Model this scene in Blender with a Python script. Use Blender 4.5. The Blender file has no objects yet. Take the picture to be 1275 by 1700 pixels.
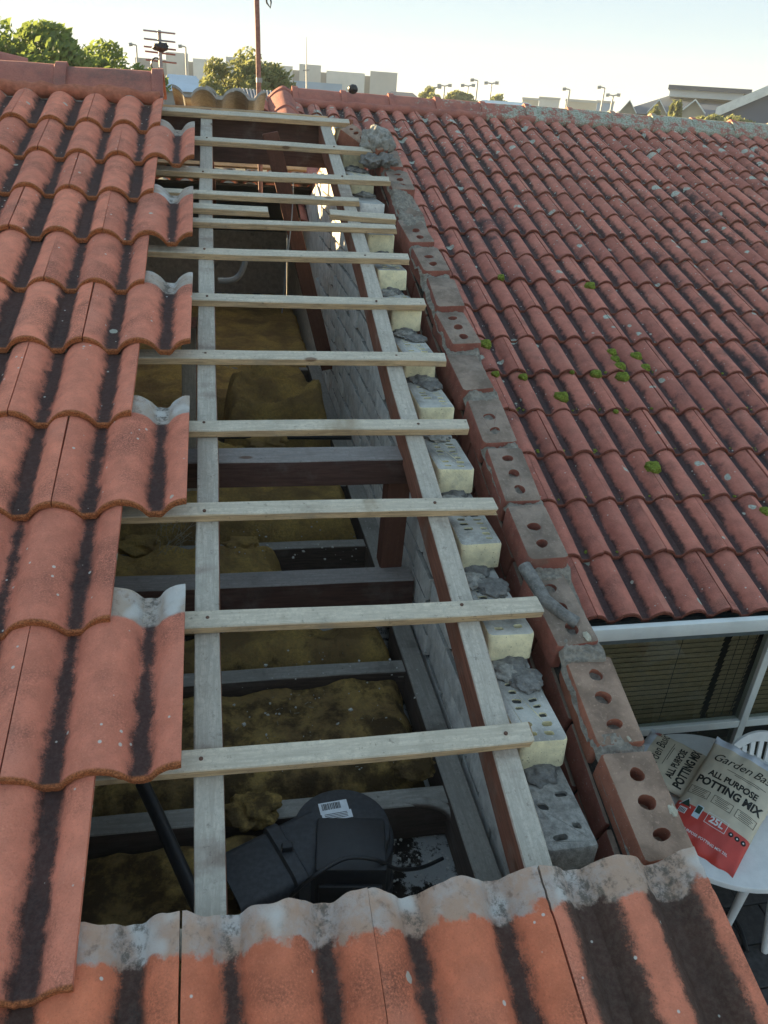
import bpy, bmesh, math, random
import numpy as np
from mathutils import Matrix, Vector, noise
from mathutils.geometry import tessellate_polygon
R = math.radians
random.seed(7)
S = bpy.context.scene
COL = S.collection
# ------------------------------------------------------------------ camera, world, sun, exposure
F, CX, CY = 1287.65, 637.5, 850.0
CAM = np.array([0.05394588, -1.12485134, 1.10516472])
TILT, ROLL, YAW, TH = 0.48215789, 0.0742764, -0.22247697, 0.3154489
def _axes():
    ct, st = math.cos(TILT), math.sin(TILT)
    fwd = np.array([0, ct, -st]); up = np.array([0, st, ct]); rt = np.array([1., 0, 0])
    cr, sr = math.cos(ROLL), math.sin(ROLL)
    r2 = cr*rt + sr*up; u2 = -sr*rt + cr*up
    c, s = math.cos(YAW), math.sin(YAW); Z = np.array([[c, -s, 0], [s, c, 0], [0, 0, 1]])
    return Z@r2, Z@u2, Z@fwd
CA, CB, CC = _axes()
cam = bpy.data.cameras.new('camera'); camo = bpy.data.objects.new('camera', cam); COL.objects.link(camo)
cam.sensor_fit = 'VERTICAL'; cam.sensor_height = 36.0; cam.sensor_width = 27.0; cam.lens = F/1700*36
cam.clip_start = 0.02; cam.clip_end = 5000
m = Matrix.Identity(4)
for i in range(3):
    m[i][0] = CA[i]; m[i][1] = CB[i]; m[i][2] = -CC[i]; m[i][3] = CAM[i]
camo.matrix_world = m
S.camera = camo
SUN_EL, SUN_AZ = R(10), R(42)          # azimuth measured from +Y towards -X
w = bpy.data.worlds.new('World'); S.world = w; w.use_nodes = True
nt = w.node_tree; bg = nt.nodes['Background']
sky = nt.nodes.new('ShaderNodeTexSky'); sky.sky_type = 'NISHITA'; sky.sun_disc = False
sky.sun_elevation = SUN_EL; sky.sun_rotation = -SUN_AZ
sky.air_density = 1.0; sky.dust_density = 0.0; sky.ozone_density = 5.0
hsv = nt.nodes.new('ShaderNodeHueSaturation'); hsv.inputs['Saturation'].default_value = 2.0
gm = nt.nodes.new('ShaderNodeGamma'); gm.inputs[1].default_value = .14
wb = nt.nodes.new('ShaderNodeMix'); wb.data_type = 'RGBA'; wb.blend_type = 'MULTIPLY'; wb.inputs[0].default_value = 1; wb.inputs[7].default_value = (.985, .985, .985, 1)
nt.links.new(sky.outputs[0], gm.inputs[0]); nt.links.new(gm.outputs[0], hsv.inputs['Color']); nt.links.new(hsv.outputs[0], wb.inputs[6]); nt.links.new(wb.outputs[2], bg.inputs[0]); bg.inputs[1].default_value = 0.13
sl = bpy.data.lights.new('sun', 'SUN'); sl.energy = 4.0; sl.angle = R(0.5); sl.color = (1, .76, .42)
so = bpy.data.objects.new('sun', sl); COL.objects.link(so)
sd = Vector((-math.sin(SUN_AZ)*math.cos(SUN_EL), math.cos(SUN_AZ)*math.cos(SUN_EL), math.sin(SUN_EL)))
so.rotation_euler = sd.to_track_quat('Z', 'Y').to_euler(); so.location = (-6, 20, 8)
S.view_settings.view_transform = 'Standard'; S.view_settings.look = 'None'; S.view_settings.gamma = 1
S.view_settings.use_curve_mapping = False
S.view_settings.exposure = 2.58

# ------------------------------------------------------------------ geometry helpers
CT, ST = math.cos(TH), math.sin(TH)
def RP(u, v, h):                      # roof coordinates: along ridge, up slope, normal
    return np.array([u, v*CT - h*ST, v*ST + h*CT])
def ray(px, py): return (px-CX)/F*CA - (py-CY)/F*CB + CC
def pl(px, py, h):                    # pixel -> roof-parallel plane at height h
    d = ray(px, py); n = np.array([0, -ST, CT]); k = (h - CAM@n)/(d@n); q = CAM + k*d
    return q[0], q@np.array([0, CT, ST])
def onz(px, py, z): d = ray(px, py); return CAM + (z-CAM[2])/d[2]*d
def ony(px, py, y): d = ray(px, py); return CAM + (y-CAM[1])/d[1]*d
def onx(px, py, x): d = ray(px, py); return CAM + (x-CAM[0])/d[0]*d
def far(px, py, D):                   # pixel -> point at horizontal distance D
    d = ray(px, py); return CAM + d*D/math.hypot(d[0], d[1])
def basis(o, ex, ey, ez):
    M = Matrix.Identity(4)
    for i in range(3): M[i][0], M[i][1], M[i][2], M[i][3] = ex[i], ey[i], ez[i], o[i]
    return M
def roofM(u, v, h, rz=0, rx=0):
    return basis(RP(u, v, h), (1, 0, 0), (0, CT, ST), (0, -ST, CT)) @ Matrix.Rotation(rz, 4, 'Z') @ Matrix.Rotation(rx, 4, 'X')
class MB:
    def __init__(s): s.v = []; s.f = []; s.m = []
    def add(s, vs, fs, mi=0):
        b = len(s.v); s.v += [tuple(float(c) for c in p) for p in vs]; s.f += [tuple(i+b for i in f) for f in fs]; s.m += [mi]*len(fs)
    def box(s, x0, x1, y0, y1, z0, z1, mi=0, bev=0.0, M=None):
        if bev:
            b = bev; vs = []; fs = []
            bm = bmesh.new(); bmesh.ops.create_cube(bm, size=1)
            for q in bm.verts: q.co = ((x0+x1)/2+q.co.x*(x1-x0), (y0+y1)/2+q.co.y*(y1-y0), (z0+z1)/2+q.co.z*(z1-z0))
            bmesh.ops.bevel(bm, geom=bm.edges[:], offset=b, segments=2, profile=.5, affect='EDGES')
            bm.verts.index_update()
            vs = [q.co.copy() for q in bm.verts]; fs = [[q.index for q in f.verts] for f in bm.faces]; bm.free()
        else:
            vs = [Vector((x, y, z)) for x in (x0, x1) for y in (y0, y1) for z in (z0, z1)]
            fs = [(0,1,3,2),(4,6,7,5),(0,4,5,1),(2,3,7,6),(0,2,6,4),(1,5,7,3)]
        if M is not None: vs = [M @ Vector(q) for q in vs]
        s.add(vs, fs, mi)
    def tube(s, pts, rad, n=8, mi=0, cap=True):
        pts = [Vector(q) for q in pts]
        rads = rad if isinstance(rad, (list, tuple)) else [rad]*len(pts)
        vs = []; fs = []; prev = None
        for i, q in enumerate(pts):
            t = (pts[min(i+1, len(pts)-1)] - pts[max(i-1, 0)]).normalized()
            a = prev - t*prev.dot(t) if prev is not None else t.orthogonal()
            a.normalize(); prev = a; b = t.cross(a)
            vs += [q + rads[i]*(math.cos(2*math.pi*k/n)*a + math.sin(2*math.pi*k/n)*b) for k in range(n)]
        for i in range(len(pts)-1):
            for k in range(n):
                fs.append((i*n+k, i*n+(k+1) % n, (i+1)*n+(k+1) % n, (i+1)*n+k))
        if cap: fs.append(tuple(range(n))[::-1]); fs.append(tuple((len(pts)-1)*n+k for k in range(n)))
        s.add(vs, fs, mi)
    def prism(s, poly, z0, z1, mi=0, M=None):    # convex/simple xy polygon extruded in z
        n = len(poly); vs = [Vector((x, y, z0)) for x, y in poly]+[Vector((x, y, z1)) for x, y in poly]
        if M is not None: vs = [M @ q for q in vs]
        fs = [tuple(range(n))[::-1], tuple(range(n, 2*n))]+[(i, (i+1) % n, n+(i+1) % n, n+i) for i in range(n)]
        s.add(vs, fs, mi)
    def mesh(s, name, mats, smooth=None):
        me = bpy.data.meshes.new(name); me.from_pydata(s.v, [], s.f); me.validate(clean_customdata=False)
        for q in (mats if isinstance(mats, (list, tuple)) else [mats]): me.materials.append(q)
        if any(s.m) and len(me.polygons) == len(s.m): me.polygons.foreach_set('material_index', s.m)
        bm = bmesh.new(); bm.from_mesh(me); bmesh.ops.recalc_face_normals(bm, faces=bm.faces[:]); bm.to_mesh(me); bm.free()
        if smooth is not None:
            me.polygons.foreach_set('use_smooth', [True]*len(me.polygons)); me.set_sharp_from_angle(angle=R(smooth))
        me.update(); return me
BASE = {}
def link(name, me, parent=None, M=None):
    o = bpy.data.objects.new(name, me); COL.objects.link(o)
    M = M if M is not None else Matrix.Identity(4)
    if parent is not None:
        o.parent = parent; M = BASE[parent.name].inverted() @ M
        BASE[o.name] = BASE[parent.name] @ M
    else: BASE[o.name] = M.copy()
    o.matrix_basis = M
    return o
def thing(name, label, cat, loc=(0, 0, 0), group=None):
    o = link(name, None, None, Matrix.Translation(Vector(loc)))
    o.empty_display_size = .1
    return tag(o, label, cat, group)
def tag(o, label, cat, group=None):
    o['label'] = label; o['category'] = cat
    if group: o['group'] = group
    return o
def struct(o): o['kind'] = 'structure'; return o
def nz(x, y, z, s=1.0): return noise.noise(Vector((x*s, y*s, z*s)))
# ------------------------------------------------------------------ material helpers
class NT:
    def __init__(s, name):
        s.mat = bpy.data.materials.new(name); s.mat.use_nodes = True; s.t = s.mat.node_tree
        s.b = s.t.nodes['Principled BSDF']; s.tc = s.t.nodes.new('ShaderNodeTexCoord'); s._r = None
    def n(s, ty, **kw):
        q = s.t.nodes.new('ShaderNode'+ty)
        for k, v in kw.items(): setattr(q, k, v)
        return q
    def set(s, sock, v):
        if isinstance(v, bpy.types.NodeSocket): s.t.links.new(v, sock)
        else:
            if isinstance(v, (tuple, list)) and len(v) == 3 and sock.type == 'RGBA': v = (*v, 1)
            sock.default_value = v
    def math(s, op, a, b=0.0, c=0.0, clamp=False):
        q = s.n('Math', operation=op, use_clamp=clamp); s.set(q.inputs[0], a); s.set(q.inputs[1], b); s.set(q.inputs[2], c); return q.outputs[0]
    def rnd(s):
        if s._r is None: s._r = s.n('ObjectInfo')
        return s._r.outputs['Random']
    def objco(s, jitter=20.0, scale=None):
        v = s.tc.outputs['Object']
        if scale:
            q = s.n('VectorMath', operation='MULTIPLY'); s.set(q.inputs[0], v); q.inputs[1].default_value = scale; v = q.outputs[0]
        if jitter:
            q = s.n('VectorMath', operation='ADD'); s.set(q.inputs[0], v)
            c = s.n('CombineXYZ'); k = s.math('MULTIPLY', s.rnd(), jitter); s.set(c.inputs[0], k); s.set(c.inputs[1], s.math('MULTIPLY', k, 1.7)); s.set(c.inputs[2], k)
            s.set(q.inputs[1], c.outputs[0]); v = q.outputs[0]
        return v
    def pos(s): return s.n('NewGeometry').outputs['Position']
    def noise(s, vec, scale, detail=4, rough=.6, dist=0):
        q = s.n('TexNoise'); s.set(q.inputs['Vector'], vec); q.inputs['Scale'].default_value = scale
        q.inputs['Detail'].default_value = detail; q.inputs['Roughness'].default_value = rough; q.inputs['Distortion'].default_value = dist
        return q.outputs[0]
    def voro(s, vec, scale, feature='F1', rand=1):
        q = s.n('TexVoronoi', feature=feature); s.set(q.inputs['Vector'], vec); q.inputs['Scale'].default_value = scale; q.inputs['Randomness'].default_value = rand
        return q
    def ramp(s, fac, lo, hi, a=0.0, b=1.0):
        q = s.n('MapRange'); s.set(q.inputs[0], fac); q.inputs[1].default_value = lo; q.inputs[2].default_value = hi; q.inputs[3].default_value = a; q.inputs[4].default_value = b
        q.interpolation_type = 'SMOOTHSTEP' if hi > lo else 'LINEAR'; return q.outputs[0]
    def mix(s, fac, a, b, mode='MIX'):
        q = s.n('Mix', data_type='RGBA', blend_type=mode); s.set(q.inputs[0], fac); s.set(q.inputs[6], a); s.set(q.inputs[7], b); return q.outputs[2]
    def xyz(s, v):
        q = s.n('SeparateXYZ'); s.set(q.inputs[0], v); return q.outputs
    def bump(s, h, strength=.5, dist=.01, prev=None):
        q = s.n('Bump'); s.set(q.inputs['Height'], h); q.inputs['Strength'].default_value = strength; q.inputs['Distance'].default_value = dist
        if prev is not None: s.set(q.inputs['Normal'], prev)
        return q.outputs[0]
    def out(s, col, rough=.85, nrm=None, spec=.3, **kw):
        s.set(s.b.inputs['Base Color'], col); s.set(s.b.inputs['Roughness'], rough); s.b.inputs['Specular IOR Level'].default_value = spec
        if nrm is not None: s.set(s.b.inputs['Normal'], nrm)
        for k, v in kw.items(): s.set(s.b.inputs[k], v)
        return s.mat
def plain(name, col, rough=.7, var=.15, scale=30, bump=.2, spec=.3, metal=0, bd=.004):
    q = NT(name); v = q.objco(); n1 = q.noise(v, scale, 5); n2 = q.noise(v, scale*.13, 3)
    c = q.mix(q.ramp(n1, .3, .75), tuple(x*(1-var) for x in col), tuple(min(1, x*(1+var)) for x in col))
    c = q.mix(q.ramp(n2, .45, .75, 0, .35), c, tuple(x*.55 for x in col))
    return q.out(c, rough, q.bump(n1, bump, bd), spec, Metallic=metal)

# ------------------------------------------------------------------ materials
GA = 0.33; TL = 0.425; TW = 0.30; RH = 0.040; TT = 0.014
def tile_mat(name, base, dark, head, lichen=0.0, patch=0.0, pan=1.0, nosec=(.46, .155, .06), wide=0.0, hjit=.02):
    q = NT(name); raw = q.tc.outputs['Object']; ox, oy, oz = q.xyz(raw); v = q.objco(37)
    grain = q.noise(v, 260, 4, .75); mid = q.noise(v, 22, 5, .65); big = q.noise(v, 6, 3)
    pos = q.pos()
    c = q.mix(q.ramp(mid, .3, .75), tuple(x*.86 for x in base), tuple(x*1.13 for x in base))
    tone = q.mix(q.rnd(), (.80, .78, .80), (1.12, 1.10, 1.08)); c = q.mix(1, c, tone, 'MULTIPLY')
    c = q.mix(q.ramp(q.noise(v, 3.2, 3), .5, .72, 0, .3), c, (.55, .27, .20))
    c = q.mix(q.ramp(grain, .52, .78, 0, .42), c, tuple(min(.8, x*1.35+.04) for x in base))      # pale exposed grains
    c = q.mix(q.ramp(grain, .44, .28, 0, .5), c, tuple(x*.42 for x in base))           # pits
    smut = q.math('MULTIPLY', q.ramp(big, .45, .72), q.ramp(grain, .62, .42))
    c = q.mix(q.math('MULTIPLY', smut, .6), c, dark)
    # grime settled in the water channels
    d = q.math('PINGPONG', ox, .075)
    edge = q.math('ADD', d, q.math('MULTIPLY', q.math('SUBTRACT', q.noise(v, 30, 4, .7), .5), .030))
    edge = q.math('ADD', edge, q.math('MULTIPLY', q.math('SUBTRACT', q.noise(v, 7, 3), .5), .034))
    edge = q.math('ADD', edge, q.math('MULTIPLY', q.math('SUBTRACT', grain, .5), .026))
    edge = q.math('ADD', edge, q.math('MULTIPLY', q.math('SUBTRACT', q.rnd(), .5), .016))
    pm = q.ramp(edge, .045-wide, .062-wide)
    pcol = q.mix(q.ramp(q.noise(v, 90, 4, .8), .35, .7), tuple(x*.75 for x in dark), tuple(x*1.7 for x in dark))
    c = q.mix(q.math('MULTIPLY', pm, .93*pan), c, pcol)
    if patch:
        pn = q.noise(pos, 1.1, 3, .5); pn2 = q.math('ADD', q.math('MULTIPLY', q.noise(v, 12, 5, .7), .7), q.math('MULTIPLY', d, 3.2))
        pmk = q.ramp(q.math('ADD', q.math('MULTIPLY', pn, .9), q.math('MULTIPLY', pn2, .75)), .84, 1.06)
        nosefree = q.ramp(oy, .012, .06)
        pmk = q.math('MULTIPLY', q.math('MULTIPLY', pmk, nosefree), patch)
        c = q.mix(pmk, c, q.mix(q.ramp(grain, .4, .65), dark, tuple(x*2.1 for x in dark)))
    if lichen:
        wv = q.n('VectorMath', operation='ADD'); q.set(wv.inputs[0], pos); nn = q.n('TexNoise'); q.set(nn.inputs['Vector'], pos); nn.inputs['Scale'].default_value = 18
        sc = q.n('VectorMath', operation='SCALE'); q.set(sc.inputs[0], nn.outputs['Color']); sc.inputs['Scale'].default_value = .045; q.set(wv.inputs[1], sc.outputs[0])
        vo = q.voro(wv.outputs[0], 7.5); hue = q.xyz(vo.outputs['Color'])
        rad = q.math('MULTIPLY', q.math('SUBTRACT', hue[0], .38), .60)
        yy = q.xyz(pos)[1]
        thick = q.ramp(yy, 3.6, 6.6, .55, 1.15)
        lm = q.ramp(q.math('SUBTRACT', q.math('MULTIPLY', rad, thick), vo.outputs['Distance']), 0, .03)
        lm = q.math('MULTIPLY', lm, q.ramp(q.noise(pos, 60, 3, .7), .3, .5))
        lm = q.math('MULTIPLY', lm, lichen)
        c = q.mix(lm, c, q.mix(q.ramp(q.noise(pos, 110, 3), .35, .65), (.30, .36, .30), (.52, .56, .48)))
        v2 = q.voro(pos, 46); l2 = q.ramp(q.math('SUBTRACT', q.math('MULTIPLY', q.math('SUBTRACT', q.xyz(v2.outputs['Color'])[1], .78), q.ramp(yy, 2.5, 6.4, .6, 2.4)), v2.outputs['Distance']), 0, .05)
        c = q.mix(q.math('MULTIPLY', l2, .8*lichen), c, (.42, .46, .40))
    sp = q.voro(v, 13); sm_ = q.ramp(q.math('SUBTRACT', q.math('MULTIPLY', q.math('SUBTRACT', q.xyz(sp.outputs['Color'])[0], .80), .8), q.math('ADD', sp.outputs['Distance'], q.math('MULTIPLY', q.math('SUBTRACT', mid, .5), .25))), 0, .02)
    c = q.mix(q.math('MULTIPLY', sm_, .75), c, (.50, .52, .44))
    sp2 = q.voro(v, 60); c = q.mix(q.math('MULTIPLY', q.ramp(q.math('SUBTRACT', q.math('SUBTRACT', q.xyz(sp2.outputs['Color'])[0], .86), q.math('MULTIPLY', sp2.outputs['Distance'], .5)), 0, .04), .8), c, (.62, .60, .54))
    # bare head of the tile with lime bloom, raw cut nose
    hb = q.ramp(q.math('ADD', oy, q.math('MULTIPLY', q.math('SUBTRACT', mid, .5), hjit)), .337+hjit*.25, .349+hjit*.25)
    hc = q.mix(q.ramp(q.noise(v, 14, 5, .7), .40, .68), head, tuple(x*.5+.22 for x in head))
    hc = q.mix(q.ramp(q.noise(v, 50, 4, .7), .52, .72, 0, .6), hc, (.17, .11, .08))
    hc = q.mix(q.ramp(q.math('ADD', q.noise(v, 8, 2), q.math('MULTIPLY', oy, .5)), .74, .86, 0, .8), hc, (.58, .57, .54))
    hc = q.mix(q.math('MULTIPLY', q.math('MULTIPLY', pm, .8), q.ramp(q.noise(v, 45, 5, .75), .45, .62)), hc, (.09, .08, .065))
    c = q.mix(hb, c, hc)
    nose = q.ramp(oy, .0075, .0035); c = q.mix(nose, c, q.mix(q.ramp(grain, .4, .62), tuple(x*.42 for x in nosec), nosec))
    b = q.bump(grain, .5, .004); b = q.bump(q.noise(v, 95, 3, .6), .55, .005, b); b = q.bump(mid, .35, .006, b)
    return q.out(c, .88, b, .25)
M_TILE = tile_mat('tile_weathered', (.74, .255, .160), (.028, .025, .025), (.42, .34, .27))
M_TILE_E = tile_mat('tile_eave', (.72, .215, .11), (.032, .029, .026), (.44, .29, .21), hjit=.07)
M_TILE_S = tile_mat('tile_stained', (.66, .22, .13), (.040, .034, .028), (.44, .30, .22), wide=.024, hjit=.08)
M_TILE_R = tile_mat('tile_mossy', (.50, .185, .135), (.036, .028, .030), (.30, .22, .18), lichen=.95, patch=.9, pan=1.0, nosec=(.26, .085, .055))
def cap_mat(name, lichen):
    q = NT(name); v = q.objco(11); pos = q.pos(); g = q.noise(v, 200, 4, .75); mdd = q.noise(v, 9, 5, .65)
    c = q.mix(q.ramp(mdd, .35, .7), (.42, .155, .115), (.29, .115, .095)); c = q.mix(q.ramp(g, .5, .75, 0, .35), c, (.5, .3, .22)); c = q.mix(q.ramp(g, .46, .3, 0, .5), c, (.08, .04, .03))
    if lichen:
        x = q.xyz(pos)[0]; f = q.ramp(x, 1.2, 3.2, .02, .48)
        n2 = q.math('ADD', q.math('MULTIPLY', q.noise(pos, 9, 5, .7), .8), q.math('MULTIPLY', q.noise(pos, 45, 4, .7), .4))
        m_ = q.ramp(q.math('ADD', n2, q.math('MULTIPLY', f, .55)), .78, .90)
        c = q.mix(q.math('MULTIPLY', m_, .9), c, q.mix(q.ramp(q.noise(pos, 70, 3), .35, .65), (.22, .27, .20), (.46, .50, .42)))
    else:
        c = q.mix(q.ramp(q.noise(v, 5, 4), .5, .7, 0, .7), c, (.12, .09, .08))
    return q.out(c, .88, q.bump(g, .6, .004), .25)
M_CAP = cap_mat('ridge_cap_red', 0); M_CAPL = cap_mat('ridge_cap_lichen', 1)
M_RMORT = plain('ridge_mortar_red', (.40, .14, .085), .92, .22, 40, .8, bd=.008)
def wood_mat(name, top, side, stain=(.06, .045, .04), topw=1.0):
    q = NT(name); v = q.objco(13, (1.0, 12.0, 12.0)); v1 = q.objco(13)
    gr = q.noise(v, 9, 6, .7, .6); fine = q.noise(q.objco(13, (1.5, 60, 60)), 8, 4, .7); bl = q.noise(v1, 7, 5, .65); dirt = q.noise(v1, 60, 4, .75)
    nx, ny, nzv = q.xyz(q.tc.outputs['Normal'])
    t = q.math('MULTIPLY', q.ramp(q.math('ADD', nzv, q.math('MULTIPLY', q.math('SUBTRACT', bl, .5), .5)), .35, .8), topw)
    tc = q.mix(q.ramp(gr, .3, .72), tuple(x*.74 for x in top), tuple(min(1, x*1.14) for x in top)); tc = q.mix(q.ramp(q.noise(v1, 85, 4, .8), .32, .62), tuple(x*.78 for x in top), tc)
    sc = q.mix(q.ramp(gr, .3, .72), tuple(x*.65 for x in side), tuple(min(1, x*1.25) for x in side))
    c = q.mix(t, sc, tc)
    c = q.mix(q.ramp(bl, .50, .78, 0, .6), c, tuple(x*.5 for x in top))
    c = q.mix(q.ramp(dirt, .58, .76, 0, .6), c, stain); c = q.mix(q.ramp(fine, .66, .80, 0, .4), c, stain)
    st_ = q.noise(q.objco(41, (1, .35, .35)), 5.5, 4, .6); c = q.mix(q.ramp(st_, .58, .72, 0, .55), c, tuple(x*.42 for x in side))
    kn = q.voro(q.objco(29, (1, 2.2, 2.2)), 3.2); km = q.ramp(kn.outputs['Distance'], .075, .045)
    c = q.mix(q.math('MULTIPLY', km, .75), c, (.12, .055, .03))
    b = q.bump(gr, .35, .003); b = q.bump(dirt, .35, .002, b)
    return q.out(c, .86, b, .2)
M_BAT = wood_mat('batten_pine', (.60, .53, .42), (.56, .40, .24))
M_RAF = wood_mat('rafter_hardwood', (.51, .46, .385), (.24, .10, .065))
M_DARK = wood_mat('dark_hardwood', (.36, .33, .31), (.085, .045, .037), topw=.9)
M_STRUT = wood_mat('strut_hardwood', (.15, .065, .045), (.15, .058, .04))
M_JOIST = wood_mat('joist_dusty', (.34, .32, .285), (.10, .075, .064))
def brick_mat(name, face, top, speck):
    q = NT(name); v = q.objco(17); g = q.noise(v, 130, 4, .7); mdd = q.noise(v, 25, 5, .6); big = q.noise(v, 9, 4, .65)
    nzv = q.xyz(q.tc.outputs['Normal'])[2]
    c = q.mix(q.ramp(mdd, .3, .7), tuple(x*.82 for x in face), tuple(min(1, x*1.14) for x in face))
    tone = q.mix(q.rnd(), (.85, .84, .84), (1.08, 1.08, 1.08)); c = q.mix(1, c, tone, 'MULTIPLY')
    c = q.mix(q.ramp(q.noise(v, 210, 2, .5), .66, .74, 0, .8), c, speck)
    t = q.ramp(q.math('ADD', nzv, q.math('MULTIPLY', q.math('SUBTRACT', big, .5), .7)), .45, .85)
    tc = q.mix(q.ramp(big, .35, .65), top, tuple(x*.55 for x in top)); tc = q.mix(q.ramp(g, .55, .75, 0, .6), tc, tuple(min(1, x*1.5) for x in top))
    c = q.mix(t, c, tc); c = q.mix(q.ramp(big, .56, .74, 0, .55), c, tuple(x*.5 for x in top))
    return q.out(c, .9, q.bump(q.math('ADD', g, mdd), .6, .004), .2)
M_CREAM = brick_mat('cream_brick', (.80, .72, .47), (.50, .48, .43), (.16, .13, .08))
M_GREYB = brick_mat('grey_smeared_brick', (.72, .70, .65), (.42, .41, .38), (.1, .09, .08))
M_REDB = brick_mat('red_clay_brick', (.27, .10, .075), (.31, .235, .185), (.40, .33, .27))
M_REDBO = brick_mat('orange_clay_brick', (.33, .13, .085), (.36, .245, .18), (.42, .36, .30))
def mortar_mat(name, col, lo=.6):
    q = NT(name); v = q.objco(9); g = q.noise(v, 55, 6, .7); b = q.noise(v, 12, 4)
    c = q.mix(q.ramp(g, .3, .72), tuple(x*lo for x in col), tuple(x*1.25 for x in col)); c = q.mix(q.ramp(b, .5, .75, 0, .5), c, tuple(x*.5 for x in col))
    c = q.mix(q.ramp(q.noise(v, 190, 2), .66, .76, 0, .7), c, (.45, .43, .38))
    return q.out(c, .93, q.bump(g, .9, .008), .2)
M_MORT = mortar_mat('grey_mortar', (.215, .205, .19)); M_MORTD = mortar_mat('dark_mortar', (.055, .053, .05)); M_MORTL = mortar_mat('pale_mortar', (.34, .325, .29))
def insul_mat():
    q = NT('glasswool'); v = q.objco(5); g = q.noise(v, 90, 6, .8); b = q.noise(v, 5, 5, .65); pos = q.pos()
    c = q.mix(q.ramp(b, .35, .65), (.32, .195, .085), (.66, .43, .135)); c = q.mix(q.ramp(g, .35, .65, 0, .5), c, (.22, .18, .09))
    yy = q.xyz(pos)[1]
    soot = q.ramp(q.math('ADD', q.noise(v, 11, 5, .7), q.ramp(yy, .2, 1.2, .10, -.14)), .47, .68)
    c = q.mix(q.math('MULTIPLY', soot, .85), c, (.07, .048, .030)); c = q.mix(q.ramp(q.noise(v, 240, 2), .70, .78), c, (.30, .28, .2))
    return q.out(c, .97, q.bump(q.noise(v, 45, 6, .75), .6, .02, q.bump(g, .6, .008)), .05)
M_INS = insul_mat()
M_BLACK = plain('black_plastic', (.022, .023, .026), .42, .2, 60, .12, .4)
M_FAN = plain('fan_plastic_dusty', (.040, .042, .047), .5, .3, 90, .12, .4)
M_PVC = plain('grey_pvc', (.34, .35, .35), .5, .1, 20, .05)
M_WHITE = plain('white_plastic', (.74, .75, .74), .38, .05, 25, .05, .45)
M_FRAME = plain('white_aluminium', (.70, .73, .70), .35, .04, 20, .04, .45)
M_GUT = plain('grey_gutter', (.10, .125, .13), .5, .2, 20, .1)
M_PAV = plain('dark_paver', (.055, .052, .052), .8, .3, 40, .5)
M_GROUND = plain('ground', (.10, .095, .075), .95, .3, .6, .4)
M_PLASTER = NT('dirty_plaster')
def _pl():
    q = M_PLASTER; v = q.objco(3); a = q.noise(v, 9, 6, .75); b = q.noise(v, 60, 5, .8)
    c = q.mix(q.ramp(q.math('ADD', q.math('MULTIPLY', a, .75), q.math('MULTIPLY', b, .3)), .50, .56), (.46, .46, .45), (.035, .03, .026))
    return q.out(c, .95, q.bump(b, .9, .01), .1)
M_PLASTER = _pl()
M_RUST = plain('rusty_steel', (.30, .155, .125), .7, .25, 60, .3)
M_STEEL = plain('galvanised_steel', (.30, .31, .32), .5, .15, 40, .1, .4, .5)
M_MOSS = NT('moss')
def _ms():
    q = M_MOSS; v = q.objco(7); a = q.noise(v, 160, 5, .8); b = q.noise(v, 30, 3)
    c = q.mix(q.ramp(a, .35, .68), (.09, .13, .02), (.42, .50, .09)); c = q.mix(q.ramp(b, .5, .7, 0, .5), c, (.10, .12, .02))
    return q.out(c, .97, q.bump(a, 1, .012), .05)
M_MOSS = _ms()
def leaf_mat(name, a, b, tr):
    q = NT(name); v = q.pos(); n1 = q.noise(v, 3, 4); c = q.mix(q.ramp(n1, .3, .7), a, b)
    q.out(c, .6, None, .3)
    t = q.n('BsdfTranslucent'); q.set(t.inputs[0], q.mix(.5, c, tr)); mx = q.n('MixShader'); mx.inputs[0].default_value = .45
    q.set(mx.inputs[1], q.b.outputs[0]); q.set(mx.inputs[2], t.outputs[0]); o = [x for x in q.t.nodes if x.type == 'OUTPUT_MATERIAL'][0]; q.set(o.inputs[0], mx.outputs[0]); return q.mat
M_LEAF1 = leaf_mat('leaf_green', (.07, .12, .04), (.14, .20, .06), (.42, .50, .10))
M_LEAF2 = leaf_mat('leaf_olive', (.11, .135, .055), (.20, .22, .10), (.45, .45, .16))
M_BARK = plain('bark', (.09, .07, .05), .95, .3, 20, .6)

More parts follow.
